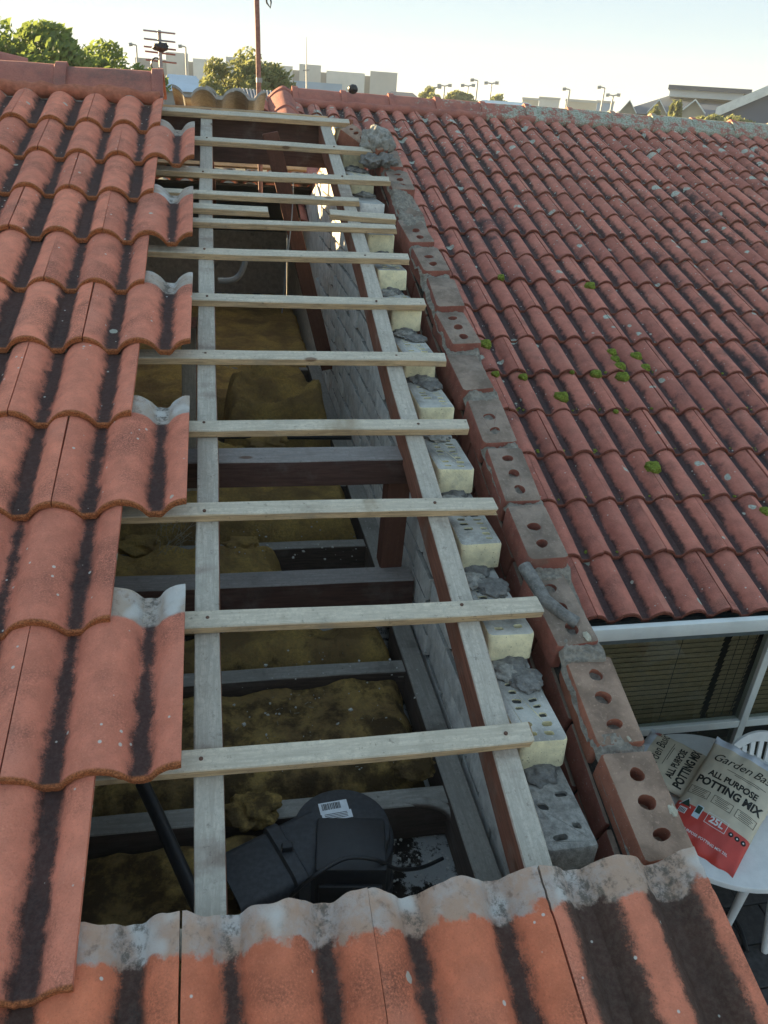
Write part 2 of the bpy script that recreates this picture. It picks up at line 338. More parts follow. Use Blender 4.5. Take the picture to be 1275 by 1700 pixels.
# ================================================================== TILES
def prof(x):
    d = abs((x+.075) % .15 - .075)
    hw = .057
    if d < hw: return RH*(max(0, 1-(d/hw)**2))**.72
    return 0.0
def tile_mesh(name, mat, seed, broken=None):
    rnd = random.Random(seed); mb = MB()
    xs = []
    n = 44
    for i in range(n+1): xs.append(.0015 + (TW-.003)*i/n)
    ys = [0, .003, .008, .02, .08, .17, .26, .335, .343, .352, .362, .372, .384, .396, .41, TL]
    top = []; bot = []
    ph = rnd.random()*50
    for j, y in enumerate(ys):
        for i, x in enumerate(xs):
            e = 0
            if j <= 1: e = .0045*nz(x*60, ph, 0)+.003*nz(x*160, ph, 3)
            if j == len(ys)-1: e = .003*nz(x*40, ph, 7)
            z = prof(x) + TT
            if j == 0: z -= .0035+.002*nz(x*90, ph, 1)
            elif j == 1: z -= .001
            if y > .34:
                z -= .0025
                z += .0016*math.cos((y-.343)*2*math.pi/.021)*(1 if prof(x) > .004 else .2)
                if broken and j == len(ys)-1: e -= max(0, nz(x*18, ph, 4))*.02
            z += .0009*nz(x*25, y*25, ph)
            top.append((x, y+e, z)); bot.append((x, y+e*.5+(.004 if j == 0 else 0)*0, prof(x)-(.002 if j < 2 else 0)))
    nx = len(xs); N = nx*len(ys)
    fs = []
    for j in range(len(ys)-1):
        for i in range(nx-1):
            a = j*nx+i
            fs.append((a, a+1, a+nx+1, a+nx)); fs.append((N+a, N+a+nx, N+a+nx+1, N+a+1))
    for i in range(nx-1):
        fs.append((i, N+i, N+i+1, i+1)); a = (len(ys)-1)*nx+i; fs.append((a, a+1, N+a+1, N+a))
    for j in range(len(ys)-1):
        a = j*nx; fs.append((a, a+nx, N+a+nx, N+a)); a = j*nx+nx-1; fs.append((a, N+a, N+a+nx, a+nx))
    mb.add(top+bot, fs)
    return mb.mesh(name, mat, 42)
TM = [tile_mesh('roof_tile', M_TILE, s) for s in range(5)]
TME = [tile_mesh('eave_tile', M_TILE_E, 20+s, True) for s in range(4)]
TMS = tile_mesh('stained_eave_tile', M_TILE_S, 33, True)
TMR = [tile_mesh('mossy_tile', M_TILE_R, 40+s) for s in range(5)]
LIFT = 0.022
def place_tile(me, parent, u_right, v_head, h, name='roof_tile', jit=.0025):
    M = roofM(u_right-TW, v_head-TL, h+LIFT+.001) @ Matrix.Rotation(-LIFT/TL, 4, 'X')
    M = M @ Matrix.Translation((random.uniform(-jit, jit)*.3, random.uniform(-jit, jit), random.uniform(0, jit))) @ Matrix.Rotation(random.uniform(-.007, .007), 4, 'Z')
    return link(name, me, parent, M)
roof = thing('tiled_roof', 'weathered orange-red tile roof with stepped open edge, beside the bare battens', 'roof', RP(-1.2, -.7, 0))
UL, US = -.042, -.188
for i in range(0, 11):
    ur = UL if i % 2 else US
    for k in range(7):
        place_tile(random.choice(TM), roof, ur-k*TW, i*GA+.03, 0)
for k in range(-3, 7):                      # eave course
    place_tile(TMS if k == -3 else TME[(k+3) % 4], roof, UL+.004-k*TW, -GA+.03, 0)
# ridge caps
RV = 3.40                                     # ridge along v
def cap_mesh(name, mat, L=.44, wd=.135, hh=.105, flare=.012):
    mb = MB(); n = 14; rows = [(0, flare), (.05, flare), (.056, 0), (L*.5, 0), (L, -.006)]
    vs = []; fs = []
    for (x, fl) in rows:
        for side in (0, 1):
            for i in range(n+1):
                t = -1+2*i/n; s_ = abs(t)
                y = t*(wd+fl); z = (hh+fl)*(1-s_**1.55) - side*.016
                y *= (1-.08*side)
                vs.append((x, y, z+.003*nz(x*20, t*3, L)))
    W = n+1
    for r in range(len(rows)-1):
        for i in range(n):
            a = r*2*W+i; b = (r+1)*2*W+i
            fs.append((a, a+1, b+1, b)); fs.append((a+W, b+W, b+W+1, a+W+1))
        for i in (0, n): a = r*2*W+i; b = (r+1)*2*W+i; fs.append((a, b, b+W, a+W))
    for r in (0, len(rows)-1):
        for i in range(n): a = r*2*W+i; fs.append((a, a+W, a+W+1, a+1))
    mb.add(vs, fs); return mb.mesh(name, mat, 40)
CAPM = cap_mesh('ridge_cap', M_CAP)
ridge = RP(0, RV, 0)
def strip_mortar(name, parent, pts, rad, mat, rough=.3, seed=0):   # lumpy bedding along a line, flattened tube
    mb = MB(); mb.tube(pts, rad, 10); vs = []
    for q in mb.v:
        d = rough*(rad if not isinstance(rad, list) else rad[0])
        vs.append((q[0]+d*nz(*q, 23+seed)*.5, q[1]+d*nz(q[1], q[0], q[2], 19+seed), q[2]+d*nz(q[2], q[1], q[0], 17+seed)))
    mb.v = vs
    return link(name, mb.mesh(name, mat, 60), parent)
uu = -.20
for k in range(5):
    link('ridge_cap', CAPM, roof, Matrix.Translation((uu-.43*(k+1)+.0, ridge[1], ridge[2]+.015+random.uniform(-.006, .006))) @ Matrix.Rotation(random.uniform(-.012, .012), 4, 'Y') @ Matrix.Rotation(R(180), 4, 'Z') @ Matrix.Translation((-.44, 0, 0)))
strip_mortar('ridge_mortar', roof, [(x, ridge[1]-.118, ridge[2]+.008) for x in np.linspace(-2.4, uu-.005, 60)], .034, M_RMORT, .5)
# a raised cap where the next ridge begins, far left
link('ridge_cap', CAPM, roof, Matrix.Translation((far(4, 100, 4.75)[0]-.34, far(4, 100, 4.75)[1], far(4, 100, 4.75)[2]-.02)) @ Matrix.Rotation(R(8), 4, 'Y') @ Matrix.Rotation(R(14), 4, 'Z'))
# far slope: tiles left on the other side of the ridge
def farM(u, d, h):       # d metres down the far slope from ridge
    return basis((u, ridge[1]+d*CT+h*ST, ridge[2]-d*ST+h*CT), (-1, 0, 0), (0, -CT, ST), (0, ST, CT))
TMG = tile_mesh('grey_tile', plain('tile_grey_back', (.36, .34, .31), .92, .2, 60, .4), 61)
def far_tile(ul, d_head, rot=0, lift=0):
    return link('roof_tile', TMG if lift else random.choice(TM), roof, farM(ul+TW, d_head+TL, LIFT+lift) @ Matrix.Rotation(-LIFT/TL+rot, 4, 'X'))
for c in range(5):
    for k in range(-9, 12):
        ul = k*.3+(.15 if c % 2 else 0)-.03
        if c < 3 and -.75 < ul: continue
        if c == 3 and -.2 < ul < .5: continue
        if ul > .8: continue
        far_tile(ul, .05+c*GA)
far_tile(-.16, .02, .02, .02); far_tile(.0, .06, .03, .035)

def disc(mb, c, r, z0, z1, n=40, bev=.006, mi=0):
    pr = [(r, z0), (r, z1-bev), (r-bev*.3, z1-bev*.3), (r-bev, z1)]
    vs = []; fs = []
    for (q, z) in pr: vs += [(c[0]+q*math.cos(2*math.pi*k/n), c[1]+q*math.sin(2*math.pi*k/n), z) for k in range(n)]
    for i in range(3):
        for k in range(n): fs.append((i*n+k, i*n+(k+1) % n, (i+1)*n+(k+1) % n, (i+1)*n+k))
    fs.append(tuple(3*n+k for k in range(n))); fs.append(tuple(range(n))[::-1]); mb.add(vs, fs, mi)
# ================================================================== TIMBER FRAME
frame = thing('roof_frame', 'exposed timber roof frame of grey battens and rafters over the open ceiling', 'roof frame', RP(.3, -.5, -.2))
def timber(name, a, b, wd, dp, mat, up=(0, -ST, CT), parent=frame, bev=.0025, warp=.004, seed=None):
    # bar whose TOP centre line runs a->b, width wd, depth dp downwards
    a, b, up = Vector(a), Vector(b), Vector(up); ex = (b-a); L = ex.length; ex.normalize(); ey = up.cross(ex).normalized(); ez = ex.cross(ey)
    mb = MB(); nseg = max(2, int(L/.12)); sd_ = random.random()*100 if seed is None else seed
    vs = []; fs = []; c = bev
    ring = [(-wd/2+c, 0), (wd/2-c, 0), (wd/2, -c), (wd/2, -dp+c), (wd/2-c, -dp), (-wd/2+c, -dp), (-wd/2, -dp+c), (-wd/2, -c)]
    for i in range(nseg+1):
        x = L*i/nseg; wy = warp*nz(x*1.3, sd_, 0); wz = warp*.6*nz(x*1.1, sd_, 5)
        for k, (y, z) in enumerate(ring): vs.append((x+(.012*nz(k*3.1, sd_, 2) if i in (0, nseg) else 0), y+wy+.0012*nz(x*9, k*5, sd_), z+wz+.0012*nz(x*9, k*7, sd_+9)))
    for i in range(nseg):
        for k in range(8): fs.append((i*8+k, i*8+(k+1) % 8, (i+1)*8+(k+1) % 8, (i+1)*8+k))
    fs.append(tuple(range(8))); fs.append(tuple(nseg*8+k for k in range(8))[::-1])
    mb.add(vs, fs)
    return link(name, mb.mesh(name, mat, 30), parent, basis(a, ex, ey, ez))
RW, RD, BT, BW = .054, .092, .025, .046
# rafters (top at h=-BT)
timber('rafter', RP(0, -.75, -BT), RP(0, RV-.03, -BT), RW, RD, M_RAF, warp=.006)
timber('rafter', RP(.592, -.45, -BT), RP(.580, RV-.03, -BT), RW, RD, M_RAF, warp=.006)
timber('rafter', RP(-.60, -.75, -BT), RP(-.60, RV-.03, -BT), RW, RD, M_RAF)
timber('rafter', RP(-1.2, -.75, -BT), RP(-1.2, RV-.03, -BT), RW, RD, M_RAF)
# battens, pixel-measured ends of the upper edge (left end hidden below tiles where it runs on)
def batten(p0, p1, run_left=True, wd=BW, mat=M_BAT, dh=0):
    u0, v0 = pl(*p0, dh); u1, v1 = pl(*p1, dh)
    if run_left:
        t = (-1.9-u0)/(u1-u0); ul, vl = -1.9, v0+(v1-v0)*t*.0+0
        vl = v0+(v1-v0)/(u1-u0)*(ul-u0)*.3
        # straight continuation under the tiles, flattening to the batten gauge
        u0, v0 = ul, vl
    return timber('batten', RP(u0, v0-wd/2, dh), RP(u1, v1-wd/2, dh), wd, BT, mat, warp=.012)
BT_PX = [((380, 1241), (876, 1197)), ((312, 1014.6), (893, 987)), ((366, 833), (818, 824)), ((322, 694), (774, 696)), ((300, 578.4), (737, 586.4)),
         ((323, 485.5), (703, 494.5)), ((249, 405.4), (677, 422.4)), ((272, 277), (646, 292.5)), ((328, 224.7), (615, 244.5))]
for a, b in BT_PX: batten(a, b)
batten((299.5, 313), (595, 327.5), wd=.036); batten((323, 363), (655, 373), wd=.036)
batten((325, 336), (444, 343), wd=.046); batten((546.6, 346.6), (655, 354.5), False, wd=.046)
batten((272.5, 178), (578, 197), wd=.05)
NAIL = (lambda q: (disc(q, (0, 0), .0042, -.002, .0016, 10, .0008), q.mesh('nail', plain('nail_rust', (.12, .06, .04), .6)))[-1])(MB())
for a, b in BT_PX:
    for uc in (0.0, .585):
        u0, v0 = pl(*a, 0); u1, v1 = pl(*b, 0); t_ = (uc-u0)/(u1-u0); link('nail', NAIL, frame, roofM(uc+random.uniform(-.012, .012), v0+(v1-v0)*t_-.023+random.uniform(-.008, .008), .001))
timber('batten', RP(-1.9, -GA, 0), RP(.84, -GA, 0), BW, BT, M_BAT)
# ridge board, under-purlin, post, hanging beam, strut
timber('ridge_board', (-2.4, ridge[1]-.03, ridge[2]-.055), (.615, ridge[1]-.03, ridge[2]-.055), .035, .20, M_DARK, up=(0, 0, 1))
pz = .205; timber('purlin', (-1.6, .955, pz-.012), (.615, .945, pz-.012), .085, .085, M_DARK, up=(0, -.10, 1))
timber('post', (.5615, .930, .105), (.5615, .955, -.225), .07, .07, M_STRUT, up=(0, -1, .0))
timber('hanging_beam', (-1.6, .955, -.215), (.618, .915, -.215), .085, .16, M_DARK, up=(0, 0, 1), warp=.01)
timber('strut', (.30, 3.02, .95), (.612, 2.98, -.20), .075, .045, M_STRUT, up=(0, -1, 0))
timber('strut', (-.06, 1.55, .40), (-.10, 1.75, -.38), .05, .07, M_RAF, up=(0, -1, .2))
for yj in (.19, .68, 1.42, 1.95, 2.5, 3.05, 3.6): timber('ceiling_joist', (-1.7, yj+.02, -.385+random.uniform(-.01, .01)), (.60, yj-.015, -.385), .055, .115, M_JOIST, up=(0, 0, 1), warp=.01)
timber('ceiling_joist', (.585, -.35, -.372), (.585, .88, -.365), .06, .12, M_JOIST, up=(0, 0, 1), warp=.01)
timber('ceiling_joist', (.594, 1.02, -.36), (.594, 3.66, -.36), .072, .12, M_JOIST, up=(0, 0, 1), warp=.01)
# far slope rafters / battens
for u in (0, -.6, -1.2, .70): timber('rafter', (u, ridge[1]+.0, ridge[2]-BT), (u, ridge[1]+2.0*CT, ridge[2]-2.0*ST-BT), RW, RD, M_RAF, up=(0, ST, CT))
for k, (u0, u1) in enumerate([(-2.6, .60), (-2.6, .60), (-2.6, .66), (-2.6, .60), (-2.6, .7)]):
    d = .08+k*GA
    if k in (1, 2): u1 = -.85
    timber('batten', (u0, ridge[1]+d*CT, ridge[2]-d*ST), (u1, ridge[1]+d*CT, ridge[2]-d*ST), BW, BT, M_BAT, up=(0, ST, CT))

def lump(name, parent, c, r, mat, seed=0, sc=(1, 1, .7), amp=.35, sub=3):
    bm = bmesh.new(); bmesh.ops.create_icosphere(bm, subdivisions=sub, radius=1)
    vs = [v.co*(1+amp*(nz(*(v.co*1.0), 1.7+seed*.01)+.0) + amp*.5*noise.noise(v.co*3.1+Vector((seed, 0, 0)))+amp*.13*noise.noise(v.co*8+Vector((0, seed, 0)))) for v in bm.verts]
    vs = [v*(1-amp*.30*abs(noise.noise(v*4.3+Vector((seed, 3, 0))))) for v in vs]
    bm.verts.index_update(); fs = [[v.index for v in f.verts] for f in bm.faces]; bm.free()
    mb = MB(); mb.add([(r*v.x*sc[0], r*v.y*sc[1], r*v.z*sc[2]) for v in vs], fs)
    return link(name, mb.mesh(name, mat, 70), parent, Matrix.Translation(Vector(c)))
# ================================================================== CEILING, INSULATION, SERVICES
mb = MB(); mb.box(-2.6, .63, -.5, 6.2, -.53, -.505); ceil = struct(link('ceiling', mb.mesh('ceiling', M_PLASTER)))
def batt(name, x0, x1, y0, y1, zb, zt, label, amp=.03, seed=0, hole=None, fold=0.0, res=.011):
    nx = max(6, int((x1-x0)/res)); ny = max(6, int((y1-y0)/res)); vs = []; fs = []
    for j in range(ny+1):
        for i in range(nx+1):
            a, b = i/nx, j/ny; x = x0+(x1-x0)*a; y = y0+(y1-y0)*b
            ed = min(a, 1-a)*(x1-x0); ed2 = min(b, 1-b)*(y1-y0); e = min(ed, ed2)
            f = min(1, max(0, e/.05))**.5
            z = zb+(zt-zb)*f + amp*1.35*f*(.8*nz(x, y, seed, 3.2)+.55*nz(x, y, seed+3, 9)-.35*abs(nz(x, y, seed+8, 13))+.14*nz(x, y, seed+5, 30)+.10*nz(x, y, seed+5, 75)) + fold*math.sin(a*5+seed)*b
            wx = .02*nz(y*9, seed, 2)*(1 if i in (0, nx) else .5); wy = .02*nz(x*9, seed, 4)*(1 if j in (0, ny) else .5)
            vs.append((x+wx+.012*nz(x*14, y*14, seed+9), y+wy+.012*nz(x*14, y*14, seed+19), z))
    W = nx+1
    for j in range(ny):
        for i in range(nx): fs.append((j*W+i, j*W+i+1, (j+1)*W+i+1, (j+1)*W+i))
    N = len(vs); rim = [i for i in range(W)]+[j*W+nx for j in range(1, ny+1)]+[ny*W+i for i in range(nx-1, -1, -1)]+[j*W for j in range(ny-1, 0, -1)]
    vs += [(vs[i][0], vs[i][1], zb-.005) for i in rim]
    for k in range(len(rim)): fs.append((rim[k], N+k, N+(k+1) % len(rim), rim[(k+1) % len(rim)]))
    fs.append(tuple(N+k for k in range(len(rim))))
    mb = MB(); mb.add(vs, fs); return tag(link(name, mb.mesh(name, M_INS, 70)), label, 'insulation', 'insulation batts laid between the ceiling joists')
ZC = -.505
batt('insulation_batt', -.46, .135, -.40, .155, ZC, -.385, 'brown furry insulation batt left of the black exhaust fan', .022, 1)
batt('insulation_batt', -1.2, .545, .23, .645, ZC, -.375, 'dark soot covered insulation batt under the lowest battens behind the fan', .028, 2)
batt('insulation_batt', -.15, .545, .715, .90, ZC, -.355, 'olive insulation batt in front of the dark hanging beam', .03, 3)
batt('insulation_batt', -.9, .24, 1.05, 1.38, ZC, -.33, 'yellowish insulation batt behind the hanging beam with a frayed right edge', .045, 4)
batt('insulation_batt', -.9, .555, 1.46, 1.91, ZC, -.315, 'pale yellow insulation batt below the purlin', .035, 5)
batt('insulation_batt', -.05, .30, 1.99, 2.20, ZC, -.27, 'bright yellow insulation offcut just above the purlin', .045, 6)
batt('insulation_batt', .04, .56, 2.34, 2.78, ZC+.02, -.15, 'bunched mustard insulation batt against the white brick wall', .085, 7, fold=.06)
batt('insulation_batt', -.9, .55, 2.95, 3.66, ZC, -.36, 'brown dusty insulation batt at the far end under the ridge', .03, 8)
batt('insulation_batt', -1.6, -.2, 1.99, 2.9, ZC, -.36, 'dark insulation batt far left beneath the tiles', .03, 9)
p_ = onz(545, 905, -.44); batt('insulation_scrap', p_[0]-.06, p_[0]+.07, p_[1]-.04, p_[1]+.05, ZC, -.44, 'small torn yellow scrap of insulation on the bare ceiling', .035, 11, res=.008)
batt('insulation_batt', -1.7, .625, 3.67, 5.6, ZC, -.36, 'brown insulation batt beyond the ridge in the far roof space', .03, 12, res=.03)
hw_ = thing('added_house_shell', 'plain brick shell of the house, added to keep light out below the opened roof', 'house', (-1, 2, -2.4))
mb = MB(); mb.box(-2.7, .63, -.56, -.50, -2.4, -.24); mb.box(-2.7, -2.6, -.50, 6.3, -2.4, .25); mb.box(-2.6, .63, 6.2, 6.3, -2.4, .12); link('wall', mb.mesh('wall', M_GREYB), hw_)  # walls added to stop light leaking in at the eaves and ends
mb = MB(); mb.add([(-2.7, -.56, -.24), (-2.7, 6.3, .16), (-2.7, ridge[1], ridge[2]+.10), (-2.6, -.56, -.24), (-2.6, 6.3, .16), (-2.6, ridge[1], ridge[2]+.10)], [(0, 1, 2), (3, 5, 4), (0, 3, 4, 1), (1, 4, 5, 2), (2, 5, 3, 0)]); link('gable', mb.mesh('gable', M_GREYB), hw_)  # gable added and raised to shut the sun out at the left end
mb = MB(); mb.add([farM(x, d, h) @ Vector((0, 0, 0)) for h in (-.03, -.045) for x, d in ((-2.75, 1.46), (.76, 1.46), (.76, 3.4), (-2.75, 3.4))], [(0, 1, 2, 3), (7, 6, 5, 4), (0, 4, 5, 1), (1, 5, 6, 2), (2, 6, 7, 3), (3, 7, 4, 0)]); link('light_block_sheet', mb.mesh('far_light_block', M_BLACK), hw_)  # black sheet added under the far slope to keep the roof space dark
yz = [(3.56, -2.4), (3.56, .80), (6.3, -.06), (6.3, -2.4)]
mb = MB(); mb.add([(x, y, z) for x in (.642, .735) for y, z in yz], [(0, 1, 2, 3), (7, 6, 5, 4), (0, 4, 5, 1), (1, 5, 6, 2), (2, 6, 7, 3), (3, 7, 4, 0)]); link('end_wall', mb.mesh('end_wall', M_GREYB), hw_)
for k, (px, py, z, r, lb) in enumerate([(405, 905, -.36, .05, 'torn tuft of yellow insulation left of the hanging beam opening'), (235, 905, -.36, .06, 'fluffy insulation tuft below the left tiles by the dry straw'), (445, 735, -.24, .07, 'bright mustard insulation wad peeking over the purlin'), (690, 1275, -.36, .04, 'grey dusty insulation tuft beside the wall joist'), (640, 990, -.36, .06, 'olive insulation tuft in the corner in front of the post'), (420, 1345, -.36, .05, 'brown insulation tuft at the left edge of the fan bay')]):
    tag(lump('insulation_tuft', None, onz(px, py, z), r, M_INS, k*5, (1.3, .9, .55), .45, 4), lb, 'insulation', 'insulation tufts torn from the batts')
# fan
fc = onz(568, 1372, -.315)
fan = thing('exhaust_fan', 'black ducted exhaust fan with barcode sticker sitting on the ceiling', 'exhaust fan', (fc[0], fc[1], ZC))
mb = MB(); disc(mb, fc, .118, ZC, -.345); disc(mb, fc, .108, -.345, -.315); disc(mb, fc, .126, ZC, -.47); link('housing', mb.mesh('housing', M_FAN, 35), fan)
a_ = R(-8); Mf = Matrix.Translation(Vector((fc[0]+.012, fc[1]-.045, -.315))) @ Matrix.Rotation(a_, 4, 'Z')
mb = MB(); mb.box(-.075, .075, -.085, .05, -.08, .022, bev=.006, M=Mf); mb.box(-.066, .066, -.094, -.084, -.075, -.02, bev=.003, M=Mf); link('terminal_cover', mb.mesh('terminal_cover', M_BLACK, 35), fan)
# duct outlet to the lower left
od = Vector((-.93, -.37, 0)).normalized(); os_ = Vector((fc[0], fc[1], -.40)); ey = Vector((0, 0, 1)).cross(od).normalized()
mb = MB(); vs = []; fs = []
for (t, wd, hh) in [(.04, .085, .09), (.12, .082, .088), (.125, .088, .094), (.15, .088, .094), (.155, .080, .086), (.27, .077, .082), (.27, .070, .075), (.14, .070, .075)]:
    for k in range(20):
        a = 2*math.pi*k/20; ca, sa = math.cos(a), math.sin(a); e_ = .28
        vs.append(os_+od*t+ey*wd*math.copysign(abs(ca)**e_, ca)+Vector((0, 0, 1))*hh*math.copysign(abs(sa)**e_, sa))
for i in range(7):
    for k in range(20): fs.append((i*20+k, i*20+(k+1) % 20, (i+1)*20+(k+1) % 20, (i+1)*20+k))
mb.add(vs, fs); link('duct_outlet', mb.mesh('duct_outlet', M_FAN, 40), fan)
mb = MB(); mb.box(-.012, .012, -.008, .008, 0, .016, bev=.003, M=Matrix.Translation(os_+od*.135+Vector((0, 0, .092)))); link('clip', mb.mesh('clip', M_BLACK), fan)
# barcode sticker: white label with bars
Ms = Matrix.Translation(Vector((fc[0]-.008, fc[1]+.045, -.3142))) @ Matrix.Rotation(R(5), 4, 'Z')
mb = MB(); mb.box(-.036, .030, -.006, .026, 0, .0006, M=Ms); mb.box(-.034, .034, -.026, -.004, .0001, .0009, M=Ms); stk = link('sticker', mb.mesh('sticker', plain('sticker_paper', (.72, .74, .76), .5, .08, 60, .1)), fan)
mb = MB(); x = -.030
rb = random.Random(3)
while x < .012:
    wd = rb.choice((.0009, .0014, .0022)); mb.box(x, x+wd, .004, .022, .0009, .0012, M=Ms); x += wd+rb.choice((.0009, .0016))
for k in range(4): mb.box(-.028, .024, -.022+k*.0042, -.0205+k*.0042, .0009, .0013, M=Ms)
link('barcode', mb.mesh('barcode', plain('print_black', (.03, .03, .03), .6)), stk)
# cables & conduits
def pipe(name, pts, r, mat, label, cat, n=10, sub=8):
    P = [Vector(q) for q in pts]; out = []
    for i in range(len(P)-1):
        p0, p1, p2, p3 = P[max(i-1, 0)], P[i], P[i+1], P[min(i+2, len(P)-1)]
        for k in range(sub):
            t = k/sub; out.append(.5*((2*p1)+(p2-p0)*t+(2*p0-5*p1+4*p2-p3)*t*t+(3*p1-p0-3*p2+p3)*t**3))
    out.append(P[-1]); mb = MB(); mb.tube(out, r, n); return tag(link(name, mb.mesh(name, mat, 60)), label, cat)
pipe('power_cable', [onz(480, 1490, -.35), onz(520, 1455, -.275), onz(575, 1425, -.262), onz(625, 1428, -.272), onz(660, 1443, -.35), onz(700, 1440, -.44), onz(735, 1425, -.46)], .0045, M_BLACK, 'thin black power cable looping over the exhaust fan', 'cable')
pipe('duct_hose', [onz(660, 1335, -.40), onz(700, 1333, -.39), onz(738, 1343, -.40), onz(762, 1375, -.43), onz(765, 1420, -.47)], .014, M_JOIST, 'dusty brown cable conduit curving right of the fan', 'conduit')
pipe('conduit', [onz(236, 1300, -.30), onz(262, 1355, -.31), onz(300, 1440, -.33), onz(345, 1540, -.35)], .0155, M_BLACK, 'straight black conduit pipe slanting across the insulation', 'conduit', 14)
pipe('grey_pipe', [ony(362, 466, 3.3), ony(385, 465, 3.3), ony(399, 455, 3.3), ony(408, 432, 3.3), ony(412, 415, 3.3)], .016, M_PVC, 'grey plastic pipe with a bend in the dark roof space', 'pipe', 12)
pipe('water_pipe', [(-.2, 2.20, -.26), (.2, 2.19, -.265), (.62, 2.18, -.27)], .012, M_BLACK, 'dark straight pipe entering the white brick wall', 'pipe')
for k, (a, b) in enumerate([((480, 330), (468, 520)), ((487, 300), (478, 420))]):
    pipe('hanging_wire', [ony(*a, 3.05), ony((a[0]+b[0])/2+2, (a[1]+b[1])/2, 2.98), ony(*b, 2.9)], .0028, M_STEEL, ['long thin wire hanging beside the leaning strut', 'short thin wire hanging from the ridge board'][k], 'wire', 5)
# debris straws
rs = random.Random(5)
for (px, py) in [(640, 1090)]:
    pass
mb = MB()
for k in range(45):
    q = onz(rs.gauss(530, 90), rs.gauss(1170, 45), -.365+rs.uniform(-.005, .008)); a = rs.uniform(0, 6.28); L = abs(rs.gauss(.003, .008))
    mb.tube([q, (q[0]+L*math.cos(a), q[1]+L*math.sin(a), q[2]+rs.uniform(-.002, .006))], .0007, 4)
for k in range(60):
    q = onz(rs.uniform(255, 330), rs.uniform(865, 930), -.30); a = rs.gauss(1.2, .5); L = rs.uniform(.03, .10)
    mb.tube([q, (q[0]+L*.5*math.cos(a), q[1]+L*.5*math.sin(a), q[2]+.02), (q[0]+L*math.cos(a+.3), q[1]+L*math.sin(a+.3), q[2]+rs.uniform(-.01, .03))], .0007, 4)
mb2 = MB()
for k in range(260):
    if k < 120: q = onz(rs.uniform(640, 760), rs.uniform(1340, 1470), -.5)
    elif k < 200: q = onz(rs.gauss(540, 110), rs.gauss(1160, 60), -.355)
    else: q = onz(rs.uniform(380, 620), rs.uniform(860, 930), -.34)
    r_ = abs(rs.gauss(0, .0022))+.0009; a = rs.uniform(0, 6.28)
    pts_ = [(q[0]+r_*rs.uniform(.5, 1.3)*math.cos(a+t), q[1]+r_*rs.uniform(.5, 1.3)*math.sin(a+t)) for t in (0, 1.5, 3.1, 4.6)]
    mb2.prism(pts_, q[2], q[2]+r_*.7)
d2 = link('plaster_crumbs', mb2.mesh('plaster_crumbs', plain('plaster_white', (.55, .53, .49), .95))); d2['label'] = 'pale plaster and mortar crumbs scattered over the ceiling and insulation'; d2['category'] = 'debris'; d2['kind'] = 'stuff'
d_ = link('straw_debris', mb.mesh('straw_debris', plain('straw', (.36, .33, .25), .9))); d_['label'] = 'loose straw and dry twigs scattered over the insulation'; d_['category'] = 'debris'; d_['kind'] = 'stuff'

# ================================================================== BRICK WALLS
def rrect(w_, h_, r, n=3):
    out = []
    for cx_, cy_, a0 in ((w_/2-r, h_/2-r, 0), (-w_/2+r, h_/2-r, 90), (-w_/2+r, -h_/2+r, 180), (w_/2-r, -h_/2+r, 270)):
        for k in range(n+1): a = R(a0+90*k/n); out.append((cx_+r*math.cos(a), cy_+r*math.sin(a)))
    return out
def holed_brick(name, mat, L, W, H, holes, depth, r=.006, seed=0, wob=.002):
    """x=0..W across, y=0..L along, z=0..H"""
    mb = MB(); ch = r*.8
    outer = [(W/2+x, L/2+y) for x, y in rrect(W-2*ch, L-2*ch, r)]; mid = [(W/2+x, L/2+y) for x, y in rrect(W-.5*ch, L-.5*ch, r)]; full = [(W/2+x, L/2+y) for x, y in rrect(W, L, r)]
    wv = lambda p, z: (p[0]+wob*nz(p[0]*22, p[1]*22, seed+z*9), p[1]+wob*nz(p[1]*20, p[0]*20, seed+5+z*9), z+wob*.8*nz(p[0]*18, p[1]*18, seed+8))
    n = len(full); rings = [[wv(p, 0) for p in full], [wv(p, H-ch) for p in full], [wv(p, H-ch*.35) for p in mid], [wv(p, H) for p in outer]]
    vs = sum(rings, []); fs = [tuple(range(n))[::-1]]
    for i in range(3):
        for k in range(n): fs.append((i*n+k, i*n+(k+1) % n, (i+1)*n+(k+1) % n, (i+1)*n+k))
    loops = [[Vector(q) for q in rings[3]]]; hl = []
    for (hx, hy, shape) in holes: hl.append([wv((hx+a, hy+b), H) for a, b in shape]); loops.append([Vector(q) for q in hl[-1]])
    flat = [q for lp in loops for q in lp]
    base = len(vs)-n; idx = list(range(base, base+n)); b0 = len(vs)
    for lp in hl: idx += list(range(len(vs), len(vs)+len(lp))); vs += lp
    for t in tessellate_polygon(loops): fs.append(tuple(idx[i] for i in t))
    for lp in hl:
        k0 = b0; m_ = len(lp); b0 += m_; nb = len(vs); dd = depth*(1+.5*nz(k0, seed, 2)); vs += [(q[0], q[1], q[2]-dd) for q in lp]
        for k in range(m_): fs.append((k0+k, k0+(k+1) % m_, nb+(k+1) % m_, nb+k))
        fs.append(tuple(range(nb, nb+m_)))
    mb.add(vs, fs); return mb.mesh(name, mat, 35)
circ = lambda r, n=14: [(r*math.cos(2*math.pi*k/n), r*math.sin(2*math.pi*k/n)) for k in range(n)]
CH = .086; BL, BWd, BH = .230, .110, .076
slot = rrect(.024, .014, .0055, 2)
cream_holes = [(BWd*f, .025+.0257*k, slot) for f in (.30, .70) for k in range(8)]
rh = random.Random(4)
